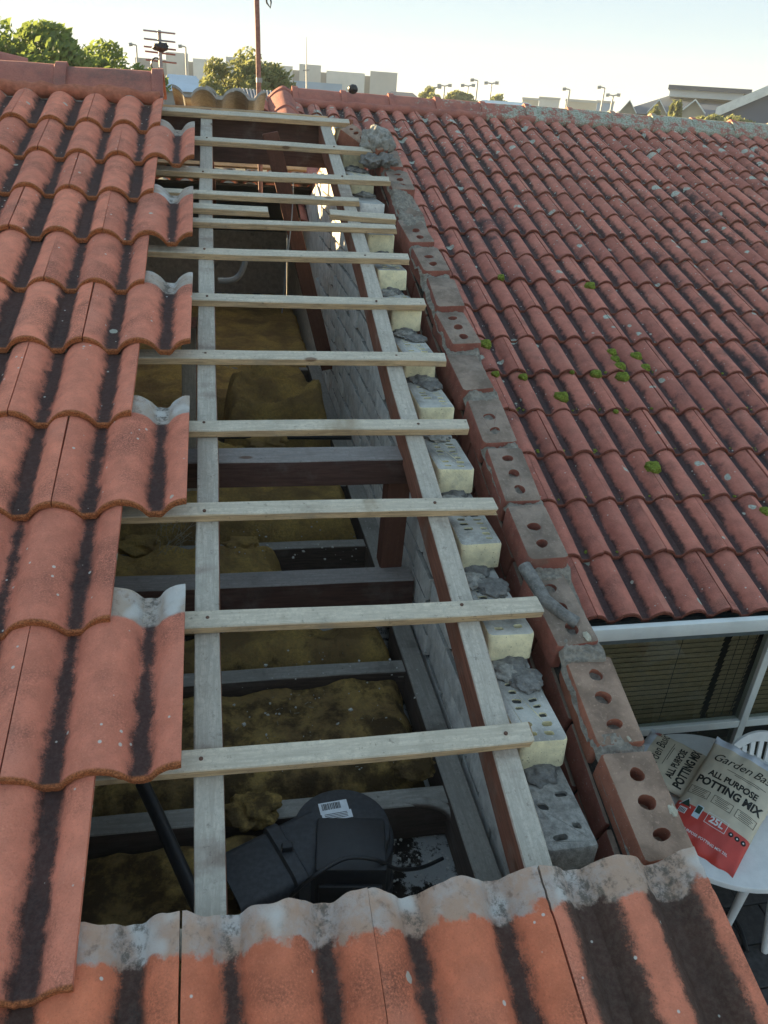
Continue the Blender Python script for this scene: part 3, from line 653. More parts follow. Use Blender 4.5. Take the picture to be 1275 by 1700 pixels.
CR = [holed_brick('cream_cored_brick', M_CREAM, BL, BWd, BH, [(a+rh.uniform(-.003, .003), b+rh.uniform(-.002, .002), [(x*k_, y*k_) for x, y in slot]) for a, b, sl_ in cream_holes for k_ in (rh.uniform(.72, 1.02),) if rh.random() > .12], .022+.006*s, .011, s*7, .0055) for s in range(5)]
CR_DARK = holed_brick('dark_smeared_brick', mortar_mat('cement_smear', (.33, .315, .285)), BL, BWd, BH, [h for h in cream_holes[::3]], .03, .012, 71, .008)
CR_SOLID = holed_brick('smeared_brick', M_GREYB, BL, BWd, BH, [], 0, .007, 50, .004)
TN = math.tan(TH)
WU = .632                               # inner face of cream leaf
cw = thing('cream_brick_wall', 'stepped wall of cream cored bricks running up beside the right rafter', 'brick wall', (WU+.055, .5, -2.4))
zt0 = None
HT = -.034/CT                            # top downhill corner below roof plane
y_ref = RP(0, -.035, -.045)[1]; z_ref = y_ref*TN+HT
courses = []
rb = random.Random(11)
for k in range(-5, 13):
    zt = z_ref+k*CH; y0 = (zt-HT)/TN + rb.uniform(-.012, .012)
    if k == -1: y0 += .07
    courses.append((k, zt, y0))
YEND = 3.62
for (k, zt, y0) in courses:
    if y0 > 3.25: continue
    y = y0; first = True
    if zt-BH < -.56: continue
    while y < YEND:
        L = BL if (first or rb.random() < .75) else rb.choice((.11, .17))
        me = (CR_DARK if first and k in (-1, -2) else rb.choice(CR) if first and k not in (9,) else CR_SOLID)
        M = Matrix.Translation(Vector((WU+(rb.uniform(-.009, .006) if not first else rb.uniform(-.002, .006)), y, zt-BH))) @ Matrix.Rotation(rb.uniform(-.018, .018) if first else rb.uniform(-.008, .008), 4, 'Z') @ Matrix.Diagonal((1, L/BL, 1, 1))
        # far-slope limit
        if y > ridge[1] and zt > ridge[2]-(y-ridge[1])*TN-.1: break
        link('brick', me, cw, M)
        y += L+.010; first = False
    if first: continue
# mortar core behind the joints
mb = MB(); poly = [(-.6, -.6), (YEND, -.6), (YEND, .70)]
core = []
for (k, zt, y0) in courses:
    if y0 > 3.25 or zt < -.5: continue
    mb.box(WU+.010, WU+.100, y0+.016, min(YEND-.02, 3.5), zt-BH-.011, zt-BH+.001+.0)
    mb.box(WU+.012, WU+.098, y0+.06, min(YEND-.02, 3.45), zt-BH, zt-.004)
link('mortar_joints', mb.mesh('mortar_joints', M_MORTD), cw)
for (k, zt, y0) in courses:               # squeezed-out mortar below each stepped end
    if y0 > 3.2 or zt < -.3: continue
    lump('mortar_lump', cw, (WU+.052+rb.uniform(-.012, .012), y0+.004, zt-BH-.010), .043, M_MORT, k+20, (1.0, rb.uniform(.7, 1.2), .5), .26, 4)
    lump('mortar_lump', cw, (WU+.05+rb.uniform(-.03, .03), y0+BL-.005, zt+.002), .038, M_MORTL, k+90, (1.0, .9, .42), .4, 4)
    if rb.random() < .7: lump('mortar_lump', cw, (WU+.03+rb.uniform(0, .05), y0+BL-.02-.02, zt+.002), .036, M_MORT, k+60, (1.1, 1.2, .38), .26, 4)
mb = MB(); mb.box(WU+.01, WU+.10, -1.0, YEND-.01, -2.4, -.56); link('wall_base', mb.mesh('wall_base', M_GREYB), cw)

# red outer leaf, bricks laid along the rake
RU = .800
rw = thing('red_brick_wall', 'raked red brick wall with round core holes and smeared grey mortar', 'brick wall', (RU+.055, .5, -2.4))
h3 = [(.055, .048, circ(.0165)), (.055, .115, circ(.0165)), (.055, .182, circ(.0165))]
h2 = [(.055, .06, circ(.0155)), (.055, .13, circ(.0165))]
RB = [holed_brick('red_cored_brick', M_REDB, .232, .112, .078, h3, .045, .009, 3, .008), holed_brick('orange_cored_brick', M_REDBO, .232, .112, .078, h3, .04, .011, 13, .009),
      holed_brick('chipped_brick', M_REDB, .232, .112, .078, h2, .035, .013, 23, .012), holed_brick('smeared_red_brick', M_REDB, .232, .112, .078, [], 0, .010, 33, .009)]
RB_IN = holed_brick('red_brick', M_REDB, .232, .112, .078, [], 0, .006, 43, .004)
rr = random.Random(21)
seq = [0, 1, 1, 0, 3, 0, 2, 3, 0, 3, 2, 0, 3, 0, 2, 0, 3]
HTOP = -.050
v = -.535
i = 0
while v < 3.18:
    kind = seq[i % len(seq)]
    hh = HTOP+(.014 if 0 < i < 4 else .008)+rr.uniform(-.010, .012)
    tilt = rr.uniform(-.095, -.02)
    if i == 4: tilt = -.13; hh += .016; kind = 2
    M = roofM(RU+rr.uniform(-.012, .008), v, hh-.078, rr.uniform(-.05, .05), tilt) @ Matrix.Diagonal((1, rr.uniform(.93, 1.0), 1, 1))
    link('brick', RB[kind], rw, M)
    v += .232+.012; i += 1
# mortar smeared over the raked bricks: thick at the joints, thin or missing elsewhere
vs = []; fs = []; NU, NV = 40, 1250
for j in range(NV+1):
    v_ = -.54+3.68*j/NV; ph = ((v_+.535) % .244)/.244; jd = min(ph, 1-ph)*.244
    for a in range(NU+1):
        u_ = RU-.002+.116*a/NU
        cov = .28*nz(u_, v_, 2, 3.1)+.5*nz(u_, v_, 7, 9)+.34*nz(u_, v_, 4, 24)-.22*abs(nz(u_, v_, 4, 55))+.12*nz(u_, v_, 4, 120)
        z_ = -.012+.006-.085*ph*.244+.019*max(0, 1-(1-ph)*.244/.085)+.034*cov
        if v_ < .5 and jd > .03: z_ -= .013
        eb = min(a, NU-a)/NU*.116
        er = .010+.012*nz(v_*14, a > NU/2, 3)
        if eb < er: z_ = min(z_, .002)-(er-eb)*1.6
        z_ = max(z_, -.035) if z_ < .004 else .004+(z_-.004)*.75
        vs.append(RP(u_+.003*nz(v_*30, u_*30, 1), v_, HTOP+z_))
for j in range(NV):
    for a in range(NU): q_ = j*(NU+1)+a; fs.append((q_, q_+1, q_+NU+2, q_+NU+1))
mb = MB(); mb.add(vs, fs); link('mortar_smear', mb.mesh('mortar_smear', mortar_mat('beige_mortar', (.275, .245, .205)), 80), rw)
# long mortar bead along the cavity edge + paste chips
pb = [RP(*pl(px, py, -.045), -.045) for px, py in [(868, 938), (885, 965), (905, 995), (935, 1020), (958, 1035)]]
strip_mortar('mortar_bead', rw, pb, .016, M_MORT, .5)
for (px, py, r) in [(975, 1055, .012), (1113, 1340, .014), (1045, 1225, .005)]:
    lump('mortar_chip', rw, RP(*pl(px, py, -.035), -.038), r, plain('cream_chip', (.42, .385, .30), .9, .2, 80, .4) if px == 975 else bpy.data.materials['cream_chip'], px, (.7, 1.5, .4), .4, 3)
for row in (1, 2, 3):
    v = -.535+(.12 if row % 2 else 0)
    while v < 3.1:
        link('brick', RB_IN, rw, roofM(RU+rr.uniform(-.005, .003), v, HTOP-.078-row*.089, 0, 0)); v += .243
mb = MB()
for row in range(0, 4): mb.box(.010, .100, -.55, 3.16, -.012-.078*(row+1)-.011*row, .003-.078*(row+1)-.011*row, M=roofM(RU, 0, HTOP))
mb.box(.014, .098, -.55, 3.15, -.35, -.045, M=roofM(RU, 0, HTOP)); link('mortar_joints', mb.mesh('mortar_joints', M_MORTD), rw)
mb = MB(); vs = [RP(RU+a, v_, HTOP-.34) for a in (.004, .108) for v_ in (-.54, 3.14)]; y0_, y1_ = vs[0][1], vs[1][1]
mb.add([vs[0], vs[1], vs[3], vs[2], (RU+.004, y0_, -2.4), (RU+.004, y1_, -2.4), (RU+.108, y1_, -2.4), (RU+.108, y0_, -2.4)], [(0, 1, 2, 3), (4, 7, 6, 5), (0, 4, 5, 1), (2, 6, 7, 3), (1, 5, 6, 2), (0, 3, 7, 4)])
def brickwork_mat():
    q = NT('red_brickwork'); mp = q.n('Mapping'); q.set(mp.inputs[0], q.pos()); mp.inputs['Rotation'].default_value = (R(90), 0, R(90))
    b = q.n('TexBrick'); q.set(b.inputs['Vector'], mp.outputs[0]); b.inputs['Scale'].default_value = 1; b.inputs['Brick Width'].default_value = .24; b.inputs['Row Height'].default_value = .086; b.inputs['Mortar Size'].default_value = .01
    q.set(b.inputs['Color1'], (.24, .085, .06)); q.set(b.inputs['Color2'], (.18, .07, .055)); q.set(b.inputs['Mortar'], (.25, .24, .22)); return q.out(b.outputs['Color'], .9, q.bump(b.outputs['Fac'], -.5, .006))
M_BRICKWORK = brickwork_mat(); link('wall_base', mb.mesh('wall_base', M_BRICKWORK), rw)
# rubble head of the red wall at the ridge
pt = RP(*pl(622, 245, -.02), -.02)
for k, (px, py, r, hh, sc_) in enumerate([(628, 232, .085, .03, (.85, .8, .8)), (618, 262, .055, -.02, (1, 1.1, .6)), (640, 262, .055, -.02, (1, 1.2, .6))]):
    u_, v_ = pl(px, py, hh); lump('mortar_rubble', rw, RP(u_, min(v_, 3.15), hh-.015), r, M_MORT if k else M_MORTL, 80+k, sc_, .38, 4)
link('brick', RB[1], rw, roofM(.70, 3.08, -.09, .9, .3) @ Matrix.Diagonal((1, .5, 1, 1))); link('brick', RB[1], rw, roofM(.77, 2.93, -.06, .5, .2) @ Matrix.Diagonal((.6, .35, 1, 1)))

# ================================================================== LOWER ROOF (right) with its ridge
HR = -1.056
r2 = thing('tiled_roof', 'lower dark red tile roof with moss and lichen, right of the brick walls', 'roof', RP(2.5, .9, HR))
V0 = .972; NC = 17; VR = V0+NC*.3325+.02
for c in range(NC):
    vh = V0-.045+.3325*c+TL
    u_fr = pl(1275, 1000-c*48, -1.0)[0]
    # right limit: what the frame shows plus a margin
    lim = 2.75+c*.235
    off = 1.63+(.15 if c % 2 == 0 else 0)
    start = 1.03 if c < 9 else (.82 if c < 13 else .55)
    k0 = math.ceil((start-off)/.3)
    ur = off+k0*.3
    while ur-.3 < lim:
        place_tile(random.choice(TMR), r2, ur, vh, HR, jit=.008); ur += .3
CAPL = cap_mesh('lichen_ridge_cap', M_CAPL, .45, .15, .11)
rg = RP(0, VR, HR)
for k in range(13):
    link('ridge_cap', CAPL, r2, Matrix.Translation((.70+.43*k, rg[1], rg[2]+.02+random.uniform(-.006, .006))) @ Matrix.Rotation(random.uniform(-.012, .012), 4, 'Y'))
strip_mortar('ridge_mortar', r2, [(x, rg[1]-.135, rg[2]+.012) for x in np.linspace(.62, 6.4, 110)], .038, M_CAPL, .5)
# verge caps coming forward at the near end of that ridge
for k in range(2):
    M = basis(np.array([.62, rg[1]-.02-.38*k, rg[2]+.03-.38*k*TN]), (0, -CT, -ST), (1, 0, 0), (0, -ST, CT))
    link('ridge_cap', CAPM, r2, M)
mb = MB()  # underlay so no light shows between the tiles
mb.box(.66, 6.6, .98, VR, -.03, -.012, M=roofM(0, 0, HR)); link('light_block_sheet', mb.mesh('light_block_sheet', M_BLACK), r2)
mb = MB(); mb.add([(.6, rg[1]+.02, rg[2]-.03), (6.6, rg[1]+.02, rg[2]-.03), (6.6, rg[1]+3, rg[2]-1.0), (.6, rg[1]+3, rg[2]-1.0)], [(0, 1, 2, 3)])
mb.add([(.6, rg[1]+.02, rg[2]-.06), (6.6, rg[1]+.02, rg[2]-.06), (6.6, rg[1]+3, rg[2]-1.04), (.6, rg[1]+3, rg[2]-1.04)], [(0, 1, 2, 3)]); link('back_slope', mb.mesh('back_slope', M_CAP), r2)
# moss cushions
MOSSPX = [(831, 460, 10, 'moss cushion on the mossy roof, uppermost near the brick wall'), (980, 474, 12, 'green moss cushion alone high on the middle of the lower roof'), (806, 571, 13, 'moss cushion beside the red brick wall, larger upper one'),
          (823, 620, 8, 'small moss tuft just below the cushion beside the red brick wall'), (869, 625, 9, 'small moss tuft one roll right of the wall-side tufts'), (932, 659, 14, 'big oval moss cushion left of the moss cluster'),
          (990, 620, 11, 'moss cushion leftmost of the moss cluster'), (1016, 584, 10, 'uppermost moss cushion of the cluster'), (1021, 596, 10, 'second moss cushion down the cluster'), (1029, 608, 12, 'third moss cushion down the cluster'),
          (1034, 625, 13, 'lowest moss cushion of the cluster'), (1056, 591, 12, 'upper moss cushion at the right of the cluster'), (1071, 610, 11, 'lower moss cushion at the right of the cluster'), (1084, 776, 14, 'lone moss cushion lowest on the roof, near the eave'),
          (1270, 848, 9, 'moss cushion at the right edge of the photo'), (1023, 682, 5, 'tiny moss tuft below the cluster'), (950, 617, 5, 'tiny moss tuft between the cluster and the wall-side tufts')]
for k, (px, py, r, lb) in enumerate(MOSSPX):
    u_, v_ = pl(px, py, -.985); rad = r*4.0/F*.95
    o = lump('moss_cushion', None, RP(u_, v_, -.990), rad, M_MOSS, k*3, (1, 1.1, .8), .28); tag(o, lb, 'moss', 'moss cushions on the lower roof')
# moss growing along the laps
mb = MB(); rm = random.Random(9)
for k in range(260):
    c = rm.choice((2, 3, 3, 4, 4, 5, 1)); u_ = rm.uniform(1.2, 3.4)
    d = abs((u_-1.63+.075) % .15-.075)
    if d < .035: continue
    v_ = V0+.3325*c+rm.uniform(-.022, .004); r = rm.uniform(.004, .011)
    bm = bmesh.new(); bmesh.ops.create_icosphere(bm, subdivisions=1, radius=r); bm.verts.index_update()
    o_ = RP(u_, v_, HR+.040); mb.add([(q.co.x+o_[0], q.co.y+o_[1], q.co.z*.7+o_[2]) for q in bm.verts], [[q.index for q in f.verts] for f in bm.faces]); bm.free()
o = link('moss_lines', mb.mesh('moss_lines', M_MOSS, 80)); o['kind'] = 'stuff'; o['label'] = 'thin green moss growing along the tile laps of the lower roof'; o['category'] = 'moss'

# ================================================================== LOWER HOUSE: gutter, wall, window, blinds
YW = 1.75; ez_ = RP(0, V0, HR); GZ = -2.50
hs = thing('house_wall', 'house wall with white framed window under the lower tiled roof', 'house', (2.6, YW, GZ))
mb = MB(); gy = ez_[1]; gz = ez_[2]
pr = [(gy+.06, gz+.02), (gy+.055, gz-.06), (gy-.01, gz-.085), (gy-.07, gz-.075), (gy-.085, gz-.02), (gy-.08, gz+.0), (gy-.074, gz-.02), (gy-.062, gz-.068), (gy-.01, gz-.076), (gy+.048, gz-.055), (gy+.052, gz+.02)]
vs = [(x, y, z) for x in (.93, 6.6) for y, z in pr]; n = len(pr); mb.add(vs, [(i, (i+1) % n, n+(i+1) % n, n+i) for i in range(n)]+[tuple(range(n)), tuple(range(n, 2*n))[::-1]]); link('gutter', mb.mesh('gutter', M_GUT), hs)
hz = ony(1000, 1036, YW)[2]; hz2 = ony(1000, 1062, YW)[2]
wy_ = gy-.115; za, zb2 = ony(1000, 1046, wy_)[2], ony(1000, 1066, wy_)[2]
mb = MB(); mb.box(.94, 6.6, wy_, wy_+.03, zb2, za, bev=.004); link('white_trim', mb.mesh('white_trim', M_FRAME, 40), hs)
mb = MB(); mb.box(.93, 6.6, gy+.06, gy+.085, gz-.16, gz+.03); link('fascia', mb.mesh('fascia', M_GUT), hs)
mb = MB(); mb.box(.93, 6.6, gy+.085, YW+.1, gz-.15, gz-.14); link('soffit', mb.mesh('soffit', plain('soffit_dark', (.08, .075, .07), .8)), hs)
x_m = ony(1248, 1155, YW)[0]; zr = ony(1060, 1216, YW)[2]; zb = GZ+.05
mb = MB(); mb.box(.93, 6.6, YW+.03, YW+.14, hz+.0, gz-.14); mb.box(.93, 1.1, YW+.03, YW+.14, GZ, hz); mb.box(4.6, 6.6, YW+.03, YW+.14, GZ, hz); link('wall', mb.mesh('wall', M_BRICKWORK), hs)
win = link('window', (lambda q: (q.box(1.1, 4.6, YW-.02, YW+.05, hz2, hz, bev=.006), q.box(1.1, 1.14, YW-.005, YW+.05, zb, hz2), q.box(4.56, 4.6, YW-.005, YW+.05, zb, hz2), q.box(1.1, 4.6, YW-.005, YW+.05, zb-.05, zb), q.mesh('window', M_FRAME))[-1])(MB()), hs)
mb = MB(); mb.box(x_m-.022, x_m+.022, YW-.012, YW+.045, zb, hz2-.001, bev=.004); link('mullion', mb.mesh('mullion', M_FRAME), win)
mb = MB(); mb.box(1.14, x_m-.022, YW-.009, YW+.04, zr-.025, zr+.025, bev=.004); mb.box(x_m+.022, 4.56, YW-.009, YW+.04, zr-.025, zr+.025, bev=.004); link('transom', mb.mesh('transom', M_FRAME), win)
def glass():
    q = NT('window_glass'); g = q.n('BsdfGlossy'); g.inputs['Roughness'].default_value = .02; t = q.n('BsdfTransparent'); t.inputs[0].default_value = (.72, .76, .74, 1)
    f = q.n('LayerWeight'); mx = q.n('MixShader'); q.set(mx.inputs[0], q.math('ADD', q.math('MULTIPLY', q.math('POWER', f.outputs['Facing'], 4), .5), .03)); q.set(mx.inputs[1], t.outputs[0]); q.set(mx.inputs[2], g.outputs[0])
    o = [x for x in q.t.nodes if x.type == 'OUTPUT_MATERIAL'][0]; q.set(o.inputs[0], mx.outputs[0]); return q.mat
M_GLASS = glass()
for (a, b, c, d) in [(1.14, x_m-.022, zr+.025, hz2), (x_m+.022, 4.56, zr+.025, hz2), (1.14, x_m-.022, zb, zr-.025), (x_m+.022, 4.56, zb, zr-.025)]:
    mb = MB(); mb.box(a, b, YW+.012, YW+.016, c, d); link('pane', mb.mesh('pane', M_GLASS), win)
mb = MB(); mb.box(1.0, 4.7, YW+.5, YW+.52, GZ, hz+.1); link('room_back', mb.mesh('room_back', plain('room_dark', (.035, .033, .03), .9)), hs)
M_SLAT = plain('blind_slat', (.60, .43, .26), .6, .12, 30, .1)
x_g = ony(1190, 1120, YW+.06)[0]
for (a, b, lb) in [(1.16, x_g-.02, 'brown venetian blind behind the left part of the window glass'), (x_g+.022, x_m-.03, 'narrow brown venetian blind beside the white mullion'), (x_m+.03, x_m+1.2, 'grey brown venetian blind right of the mullion')]:
    bl = thing('venetian_blind', lb, 'blind', ((a+b)/2, YW+.07, zb))
    pitch = .034; z = hz2-.03
    me = MB(); vs = []; 
    for x in (a, b):
        for t in (-1, -.33, .33, 1): vs.append((x, -.006*t+.002*(1-t*t), .0205*t))
    me.add(vs, [(0, 1, 5, 4), (1, 2, 6, 5), (2, 3, 7, 6)]); sm = me.mesh('slat', M_SLAT, 50)
    zlow = zr+.03
    while z > zlow:
        link('slat', sm, bl, Matrix.Translation((random.uniform(-.003, .003), YW+.065, z))); z -= pitch
    mb = MB(); mb.box(a, b, YW+.055, YW+.075, zlow-.022, zlow+.002, bev=.003); link('bottom_rail', mb.mesh('bottom_rail', plain('blind_rail', (.34, .26, .15), .6)), bl)
    for t in (.18, .5, .82):
        mb = MB(); mb.tube([(a+(b-a)*t, YW+.046, hz2), (a+(b-a)*t, YW+.046, zlow)], .0016, 4); link('ladder_cord', mb.mesh('ladder_cord', M_BLACK), bl)

# ================================================================== PATIO
mb = MB(); mb.box(-3000, 3000, -3000, 3000, GZ-.6, GZ-.07); struct(link('ground', mb.mesh('ground', M_GROUND)))
mb = MB(); mb.box(.95, 6.5, -2.4, YW+.1, GZ-.07, GZ-.035); pat = struct(link('patio', mb.mesh('patio', plain('patio_sand', (.03, .028, .027), .95))))
mb = MB(); mb.box(0, .198, 0, .198, -.035, 0, bev=.005); pav = mb.mesh('paver', M_PAV)
for i in range(14):
    for j in range(16):
        M = Matrix.Translation((1.0+.205*i+(.1 if j % 2 else 0), YW-.25-.205*j, GZ+random.uniform(-.002, .002)))
        link('paver', pav, pat, M)
TZ = -1.775
tb = onz(1203, 1462, TZ); te = onz(1086, 1290, TZ)
TR = .47; tc_ = Vector((tb[0]+.22, tb[1]+.40, TZ))
table = thing('patio_table', 'round white plastic table carrying the potting mix bags', 'table', (tc_.x, tc_.y, GZ))
mb = MB(); disc(mb, tc_, TR, TZ-.028, TZ, 64, .01); disc(mb, tc_, TR-.02, TZ-.05, TZ-.028, 64, .004); link('table_top', mb.mesh('table_top', M_WHITE, 35), table)
for k in range(4):
    a = R(40+90*k); mb = MB(); mb.tube([(tc_.x+.34*math.cos(a), tc_.y+.34*math.sin(a), TZ-.03), (tc_.x+.37*math.cos(a), tc_.y+.37*math.sin(a), GZ+.3), (tc_.x+.42*math.cos(a), tc_.y+.42*math.sin(a), GZ)], [.030, .022, .018], 12); link('leg', mb.mesh('leg', M_WHITE, 50), table)
pipe('garden_hose', [onz(1183, 1480, GZ+.012), onz(1190, 1500, GZ+.012), onz(1210, 1515, GZ+.012), onz(1228, 1540, GZ+.012), onz(1240, 1580, GZ+.012)], .011, M_BLACK, 'black hose lying on the dark pavers under the table', 'hose')
# bags
M_BAG = plain('bag_khaki', (.60, .53, .40), .36, .08, 12, .25, .4); M_BAGR = plain('bag_red', (.58, .06, .045), .36, .08, 12, .2, .4); M_BAGW = plain('bag_white', (.60, .63, .68), .4, .1, 30, .35, .4)
M_INK = plain('ink_black', (.018, .018, .016), .5, .05); M_INKW = plain('ink_white', (.72, .72, .72), .5, .05); M_INKR = plain('ink_red', (.5, .04, .03), .5, .05); M_INKG = plain('ink_dark_green', (.02, .06, .045), .5, .05); M_INKB = plain('ink_pale_blue', (.55, .68, .75), .5, .05)
FONT_CACHE = {}
def text_mesh(txt, size, shear=0.0, sx=1.0, bold=0.0):
    cu = bpy.data.curves.new('lettering', 'FONT'); cu.body = txt; cu.size = size; cu.shear = shear; cu.offset = bold; cu.align_x = 'CENTER'; cu.align_y = 'CENTER'; cu.resolution_u = 3
    o = bpy.data.objects.new('lettering', cu); COL.objects.link(o); bpy.context.view_layer.update()
    me = bpy.data.meshes.new_from_object(o.evaluated_get(bpy.context.evaluated_depsgraph_get())); COL.objects.unlink(o); bpy.data.objects.remove(o)
    return [(q.co.x*sx, q.co.y) for q in me.vertices], [tuple(f.vertices) for f in me.polygons]
def bag(label, M, W=.37, L=.60, T=.085, full=True, seed=0):
    """local x across, y up the bag, z out of the front"""
    o = thing('soil_bag', label, 'bag', M.translation); 
    def front(x, y, side=1):
        a = max(0, 1-(2*x/W)**2); b = max(0, 1-(2*y/L)**2)
        t = T/2*(a**.55)*(b**.5)
        wr = .004*nz(x*16, y*9, seed)+.0025*nz(x*35, y*22, seed+4)
        wr += .005*math.sin(x*70+seed+3*nz(x*4, y*4, seed))*max(0, (abs(y)-L*.34)/(L*.16))
        return side*(t+.002)+(wr if side > 0 else 0)
    nx, ny = 34, 52
    def surf(side):
        vs = []; fs = []; mi = []
        for j in range(ny+1):
            for i in range(nx+1):
                x = W*(i/nx-.5); y = L*(j/ny-.5); ww = 1-.05*(1-(2*y/L)**2)+.01*nz(y*12, seed, side)
                vs.append((x*ww, y+.006*nz(x*14, seed, 5)*(1 if j in (0, ny) else 0), front(x, y, side)))
        for j in range(ny):
            for i in range(nx):
                fs.append((j*(nx+1)+i, j*(nx+1)+i+1, (j+1)*(nx+1)+i+1, (j+1)*(nx+1)+i)); f = (j+.5)/ny
                mi.append(1 if f < .30 else (2 if f > .925 else 0))
        return vs, fs, mi
    mb = MB(); v1, f1, m1 = surf(1); v2, f2, m2 = surf(-1); mb.add(v1, f1); mb.add(v2, f2); mb.m = m1+m2
    nv = len(v1); per = [i for i in range(nx+1)]+[j*(nx+1)+nx for j in range(1, ny+1)]+[ny*(nx+1)+i for i in range(nx-1, -1, -1)]+[j*(nx+1) for j in range(ny-1, 0, -1)]
    for k in range(len(per)): a, b = per[k], per[(k+1) % len(per)]; mb.f.append((a, b, nv+b, nv+a)); mb.m.append(2 if a > ny*.925*(nx+1) else (1 if a < ny*.3*(nx+1) else 0))
    link('sack', mb.mesh('sack', [M_BAG, M_BAGR, M_BAGW], 70), o, M)
    def put(name, verts, faces, x, y, mat, rot=0, lift=.0012):
        c, s_ = math.cos(rot), math.sin(rot); vs = []
        for (a, b) in verts:
            X = x+a*c-b*s_; Y = y+a*s_+b*c; ww = 1-.05*(1-(2*Y/L)**2); vs.append((X*ww, Y, front(min(max(X, -W*.49), W*.49), Y)+lift))
        mb = MB(); mb.add(vs, faces); link(name, mb.mesh(name, mat), o, M)
    def text(t, size, x, y, mat, shear=0, sx=1, bold=0, rot=0): v_, f_ = text_mesh(t, size, shear, sx, bold); put('lettering', v_, f_, x, y, mat, rot)
    def rect(x0, x1, y0, y1, mat, name='print', lift=.0010, n=10):
        vs = [(x0+(x1-x0)*i/n, y0+(y1-y0)*j/n) for j in range(n+1) for i in range(n+1)]; fs = [(j*(n+1)+i, j*(n+1)+i+1, (j+1)*(n+1)+i+1, (j+1)*(n+1)+i) for j in range(n) for i in range(n)]; put(name, vs, fs, 0, 0, mat, 0, lift)
    def outline(x0, x1, y0, y1, t, mat):
        for r_ in ((x0, x1, y0, y0+t), (x0, x1, y1-t, y1), (x0, x0+t, y0+t, y1-t), (x1-t, x1, y0+t, y1-t)): rect(*r_, mat, 'printed_line', .0011, 6)
    text('Garden', .066, -.055, .185, M_INK, .35, .92, .0002, .07); text('Basic', .066, .105, .195, M_INK, .35, .85, .0002, .07)
    rect(-.06, .13, .140, .1425, M_INK, 'printed_line'); rect(-.02, .10, .131, .1335, M_INK, 'printed_line')
    for k in range(3): rect(.138+.010*k, .144+.010*k, .222, .246+(.008 if k == 1 else 0), M_INKR, 'print')
    text('ALL PURPOSE', .046, -.005, .085, M_INK, 0, .86, .0016); text('POTTING MIX', .058, 0, .030, M_INK, 0, .86, .0024)
    for k, x in enumerate((-.115, .0, .115)):
        outline(x-.048, x+.048, -.058, -.014, .0022, M_INK)
        for r_ in range(4): rect(x-.034+.004*(r_ % 2), x+.034-.005*((r_+k) % 3), -.0235-.0088*r_, -.021-.0088*r_, M_INK, 'printed_line', .0011, 6)
    if full:
        put('print', [(-.030, 0), (.030, 0), (0, .050)], [(0, 1, 2)], -.135, -.135, M_INKW); put('print', [(-.022, .004), (.022, .004), (0, .042)], [(0, 1, 2)], -.135, -.134, M_INKG, 0, .0018)
        rect(-.153, -.117, -.172, -.142, M_INKW)
        for k in range(5): rect(-.150+.0062*k, -.1468+.0062*k, -.170, -.148, M_INK, 'print', .0018, 3)
        rect(-.088, -.056, -.165, -.098, M_INKB); rect(-.084, -.060, -.140, -.102, M_INKG, 'print', .0018)
        text('25L', .044, .020, -.132, M_INKW, 0, 1, .0016); outline(-.030, .070, -.160, -.104, .0024, M_INKW)
        for k in range(3): put('print', circ(.0115, 16), [tuple(range(16))], .095+.030*k, -.142, M_INK); put('print', circ(.004, 8), [tuple(range(8))], .095+.030*k, -.142, M_INKW, 0, .0018)
        text('ALL PURPOSE POTTING MIX 25L', .017, .0, -.235, M_INKW, 0, 1, .0003)
    return o
def bagM(pc, pr_, pu, zc):      # frame from pixel centre, right point, up point on planes
    ex = Vector(pr_)-Vector(pc); ex.normalize(); eu = Vector(pu)-Vector(pc); eu -= ex*eu.dot(ex); eu.normalize(); ezz = ex.cross(eu)
    return basis(Vector(pc), ex, eu, ezz)
bz = TZ+.058
b1 = bag('upright-facing khaki and red potting mix bag in front, lettering facing the camera', bagM(onz(1203, 1333, bz+.04), onz(1262, 1368, bz+.04), onz(1230, 1256, bz+.13), 0), .355, .60, .09, True, 1)
b2 = bag('khaki potting mix bag behind, half hidden by the front bag', bagM(onz(1150, 1288, bz-.01), onz(1168, 1258, bz-.005), onz(1112, 1262, bz-.01), 0), .36, .56, .07, False, 6)
# plastic chair back
chp = Vector(onz(1275, 1275, -1.72)); chair = thing('plastic_chair', 'white plastic garden chair with slotted round back behind the table', 'chair', (chp.x+.05, chp.y-.05, GZ))
def chair_back():
    mb = MB(); n = 40; Wc, Hc = .25, .50
    cxh, cyh = chp.x+.03, chp.y+.07; z0 = -2.06
    def shape(t): a = math.pi*t; return (-Wc*math.cos(a), max(0, math.sin(a))**.75*.27)
    def P(x, z): return Vector((cxh+x, cyh+.10*(z/.5)-.10*(x/Wc)**2*.5, z0+z))
    out = [(-Wc, 0)]+[(shape(k/n)[0], .16+shape(k/n)[1]) for k in range(n+1)]+[(Wc, 0)]
    inn = [(-Wc+.04, .03)]+[(shape(k/n)[0]*.80, .16+shape(k/n)[1]*.80) for k in range(n+1)]+[(Wc-.04, .03)]
    for off in (0, .012):
        vs = [P(x, z)+Vector((0, off, 0)) for x, z in out]+[P(x, z)+Vector((0, off, 0)) for x, z in inn]; m_ = len(out)
        mb.add(vs, [(k, k+1, m_+k+1, m_+k) for k in range(m_-1)])
    m_ = len(out); 
    mb.add([P(*q) for q in out]+[P(*q)+Vector((0, .012, 0)) for q in out], [(k, k+1, m_+k+1, m_+k) for k in range(m_-1)])
    mb.add([P(*q) for q in inn]+[P(*q)+Vector((0, .012, 0)) for q in inn], [(k, k+1, m_+k+1, m_+k) for k in range(m_-1)])
    return mb, P
mb, PC = chair_back(); link('back_frame', mb.mesh('back_frame', M_WHITE, 50), chair)
